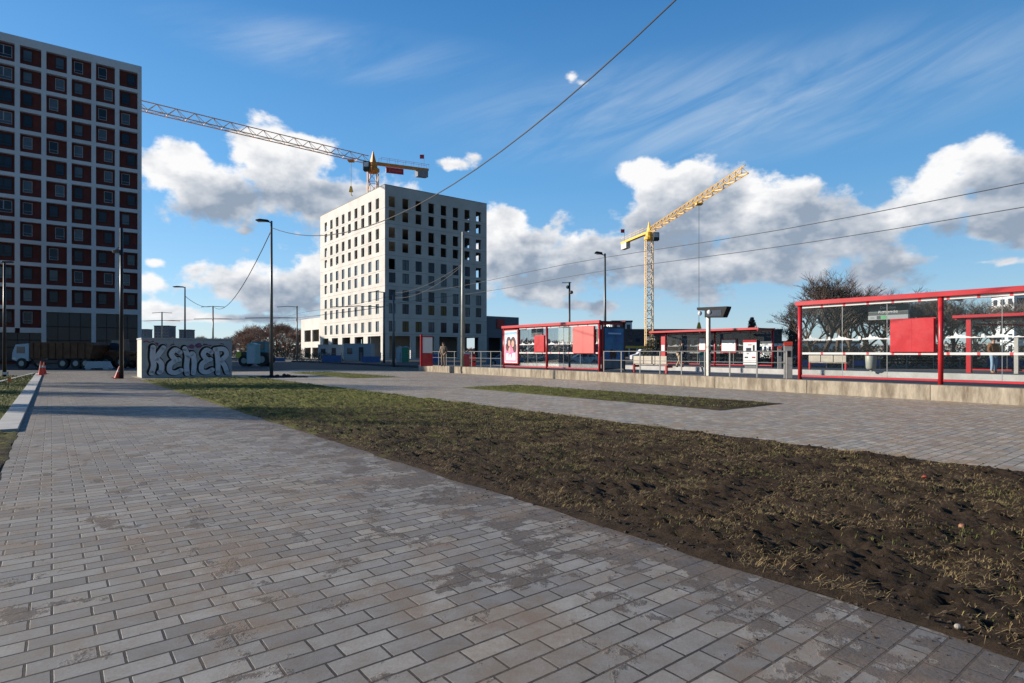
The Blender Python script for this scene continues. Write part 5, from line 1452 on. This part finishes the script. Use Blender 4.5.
def person(loc, rz, lab, J, cols, grp=None):
    """J: joints (x right, y forward = -y is facing), metres"""
    r = thing('person', loc, rz, lab, 'person', grp)
    V = []; E_ = []; Rr = []
    ix = {}
    def add(k, rad, par=None):
        ix[k] = len(V); V.append(J[k]); Rr.append(rad)
        if par: E_.append((ix[par], ix[k]))
    add('pelvis', .13); add('waist', .125, 'pelvis'); add('chest', .15, 'waist'); add('neckb', .07, 'chest'); add('neck', .05, 'neckb'); add('head', .085, 'neck'); add('crown', .075, 'head')
    fing = []
    for s in 'LR':
        add('sh'+s, .06, 'chest'); add('el'+s, .043, 'sh'+s); add('wr'+s, .028, 'el'+s); add('palm'+s, .035, 'wr'+s)
        d = (Vector(J['palm'+s])-Vector(J['wr'+s])).normalized(); sd2 = d.cross(Vector((0, 1, 0)))
        if sd2.length < .1: sd2 = Vector((1, 0, 0))
        sd2.normalize()
        for f in range(5):
            o_ = (f-1.8)*.018 if f else -.05
            J['f%d%s' % (f, s)] = tuple(Vector(J['palm'+s])+d*((.045, .07, .08, .075, .06)[f] if f else .02)+sd2*o_)
            J['g%d%s' % (f, s)] = tuple(Vector(J['f%d%s' % (f, s)])+d*.03+Vector((0, -.012, 0)))
            add('f%d%s' % (f, s), .009, 'palm'+s); add('g%d%s' % (f, s), .008, 'f%d%s' % (f, s))
        add('hip'+s, .085, 'pelvis'); add('kn'+s, .058, 'hip'+s); add('an'+s, .038, 'kn'+s); add('to'+s, .035, 'an'+s)
    bdy = skinned('body', V, E_, Rr, M['skin'], r)
    # face: nose, ears and eyes joined into the body mesh
    hd = Vector(J['head']); bm = bmesh.new(); bm.from_mesh(bdy.data)
    for (o_, rad) in (((0, -.10, -.0), .016), ((.088, .0, .0), .02), ((-.088, 0, 0), .02)):
        bmesh.ops.create_uvsphere(bm, u_segments=8, v_segments=6, radius=rad, matrix=Matrix.Translation(hd+Vector(o_)))
    bm.to_mesh(bdy.data); bm.free()
    e = MB(); e.ell(hd+Vector((.03, -.087, .03)), (.011, .006, .007), 6, 4); e.ell(hd+Vector((-.03, -.087, .03)), (.011, .006, .007), 6, 4); e.build('eyes', M['black'], r)
    h_ = MB(); h_.ell(hd+Vector((0, .02, .065)), (.098, .105, .075), 12, 8); h_.build('hair', cols['hair'], r, smooth=True)
    def garment(nm, keys, pars, rads, m):
        vs = [J[k] for k in keys]; es = [(keys.index(p_), i) for i, p_ in enumerate(pars) if p_]
        return skinned(nm, vs, es, rads, m, r)
    jk = garment('jacket', ['waist', 'hem', 'chest', 'neckb', 'shL', 'elL', 'wrL', 'shR', 'elR', 'wrR'], [None, 'waist', 'waist', 'chest', 'chest', 'shL', 'elL', 'chest', 'shR', 'elR'], [(.17, .14), (.18, .15), (.19, .16), .10, .088, .07, .052, .088, .07, .052], cols['jacket'])
    garment('trousers', ['pelvis', 'hipL', 'knL', 'anL', 'hipR', 'knR', 'anR'], [None, 'pelvis', 'hipL', 'knL', 'pelvis', 'hipR', 'knR'], [.14, .10, .075, .06, .10, .075, .06], cols['trousers'])
    for s in 'LR':
        a = Vector(J['an'+s]); t = Vector(J['to'+s])
        skinned('shoe', [a+Vector((0, 0, .02)), Vector((a.x, a.y, a.z-.03)), t], [(0, 1), (1, 2)], [.052, .055, .045], cols['shoes'], r)
    return r
def stand(dx=.0, pocket=True, lean=0, step=0):
    J = dict(pelvis=(0, 0, .95), waist=(0, -.0-lean*.3, 1.1), hem=(0, 0, .86), chest=(0, -lean*.8, 1.33), neckb=(0, -lean, 1.46), neck=(0, -lean*1.05, 1.52), head=(0, -lean*1.2-.01, 1.62), crown=(0, -lean*1.2, 1.68))
    for s, q in (('L', 1), ('R', -1)):
        J['sh'+s] = (q*.19, -lean*.9, 1.42); J['el'+s] = (q*.27, .03-lean*.6, 1.14)
        if pocket: J['wr'+s] = (q*.2, -.10, .98); J['palm'+s] = (q*.16, -.11, .93)
        else: J['wr'+s] = (q*.25, -.12-lean, .92); J['palm'+s] = (q*.24, -.15-lean, .85)
        J['hip'+s] = (q*.095, 0, .88); J['kn'+s] = (q*.10, -.03-q*step*.5, .5); J['an'+s] = (q*.11, q*step, .09); J['to'+s] = (q*.13, q*step-.15, .045)
    return J
person(AT(993.5, 29.2, PZ), R(10), 'person in brown jacket, pale jeans and tan boots standing by the far right shelter', stand(), dict(hair=M['hair'], jacket=M['jacketb'], trousers=M['jeans'], shoes=M['boots']))
person(AT(679, 40.5, PZ), R(105), 'person in black jacket and beige trousers leaning forward at the middle far shelter', stand(pocket=False, lean=.22, step=.14), dict(hair=M['hair'], jacket=M['jacketk'], trousers=M['beige'], shoes=M['darkt']))
person(AT(443.5, 42.8, PZ), R(-20), 'person in long tan coat waiting between the totem and the white bench', stand(), dict(hair=M['hair'], jacket=M['jackett'], trousers=M['jackett'], shoes=M['darkt']))
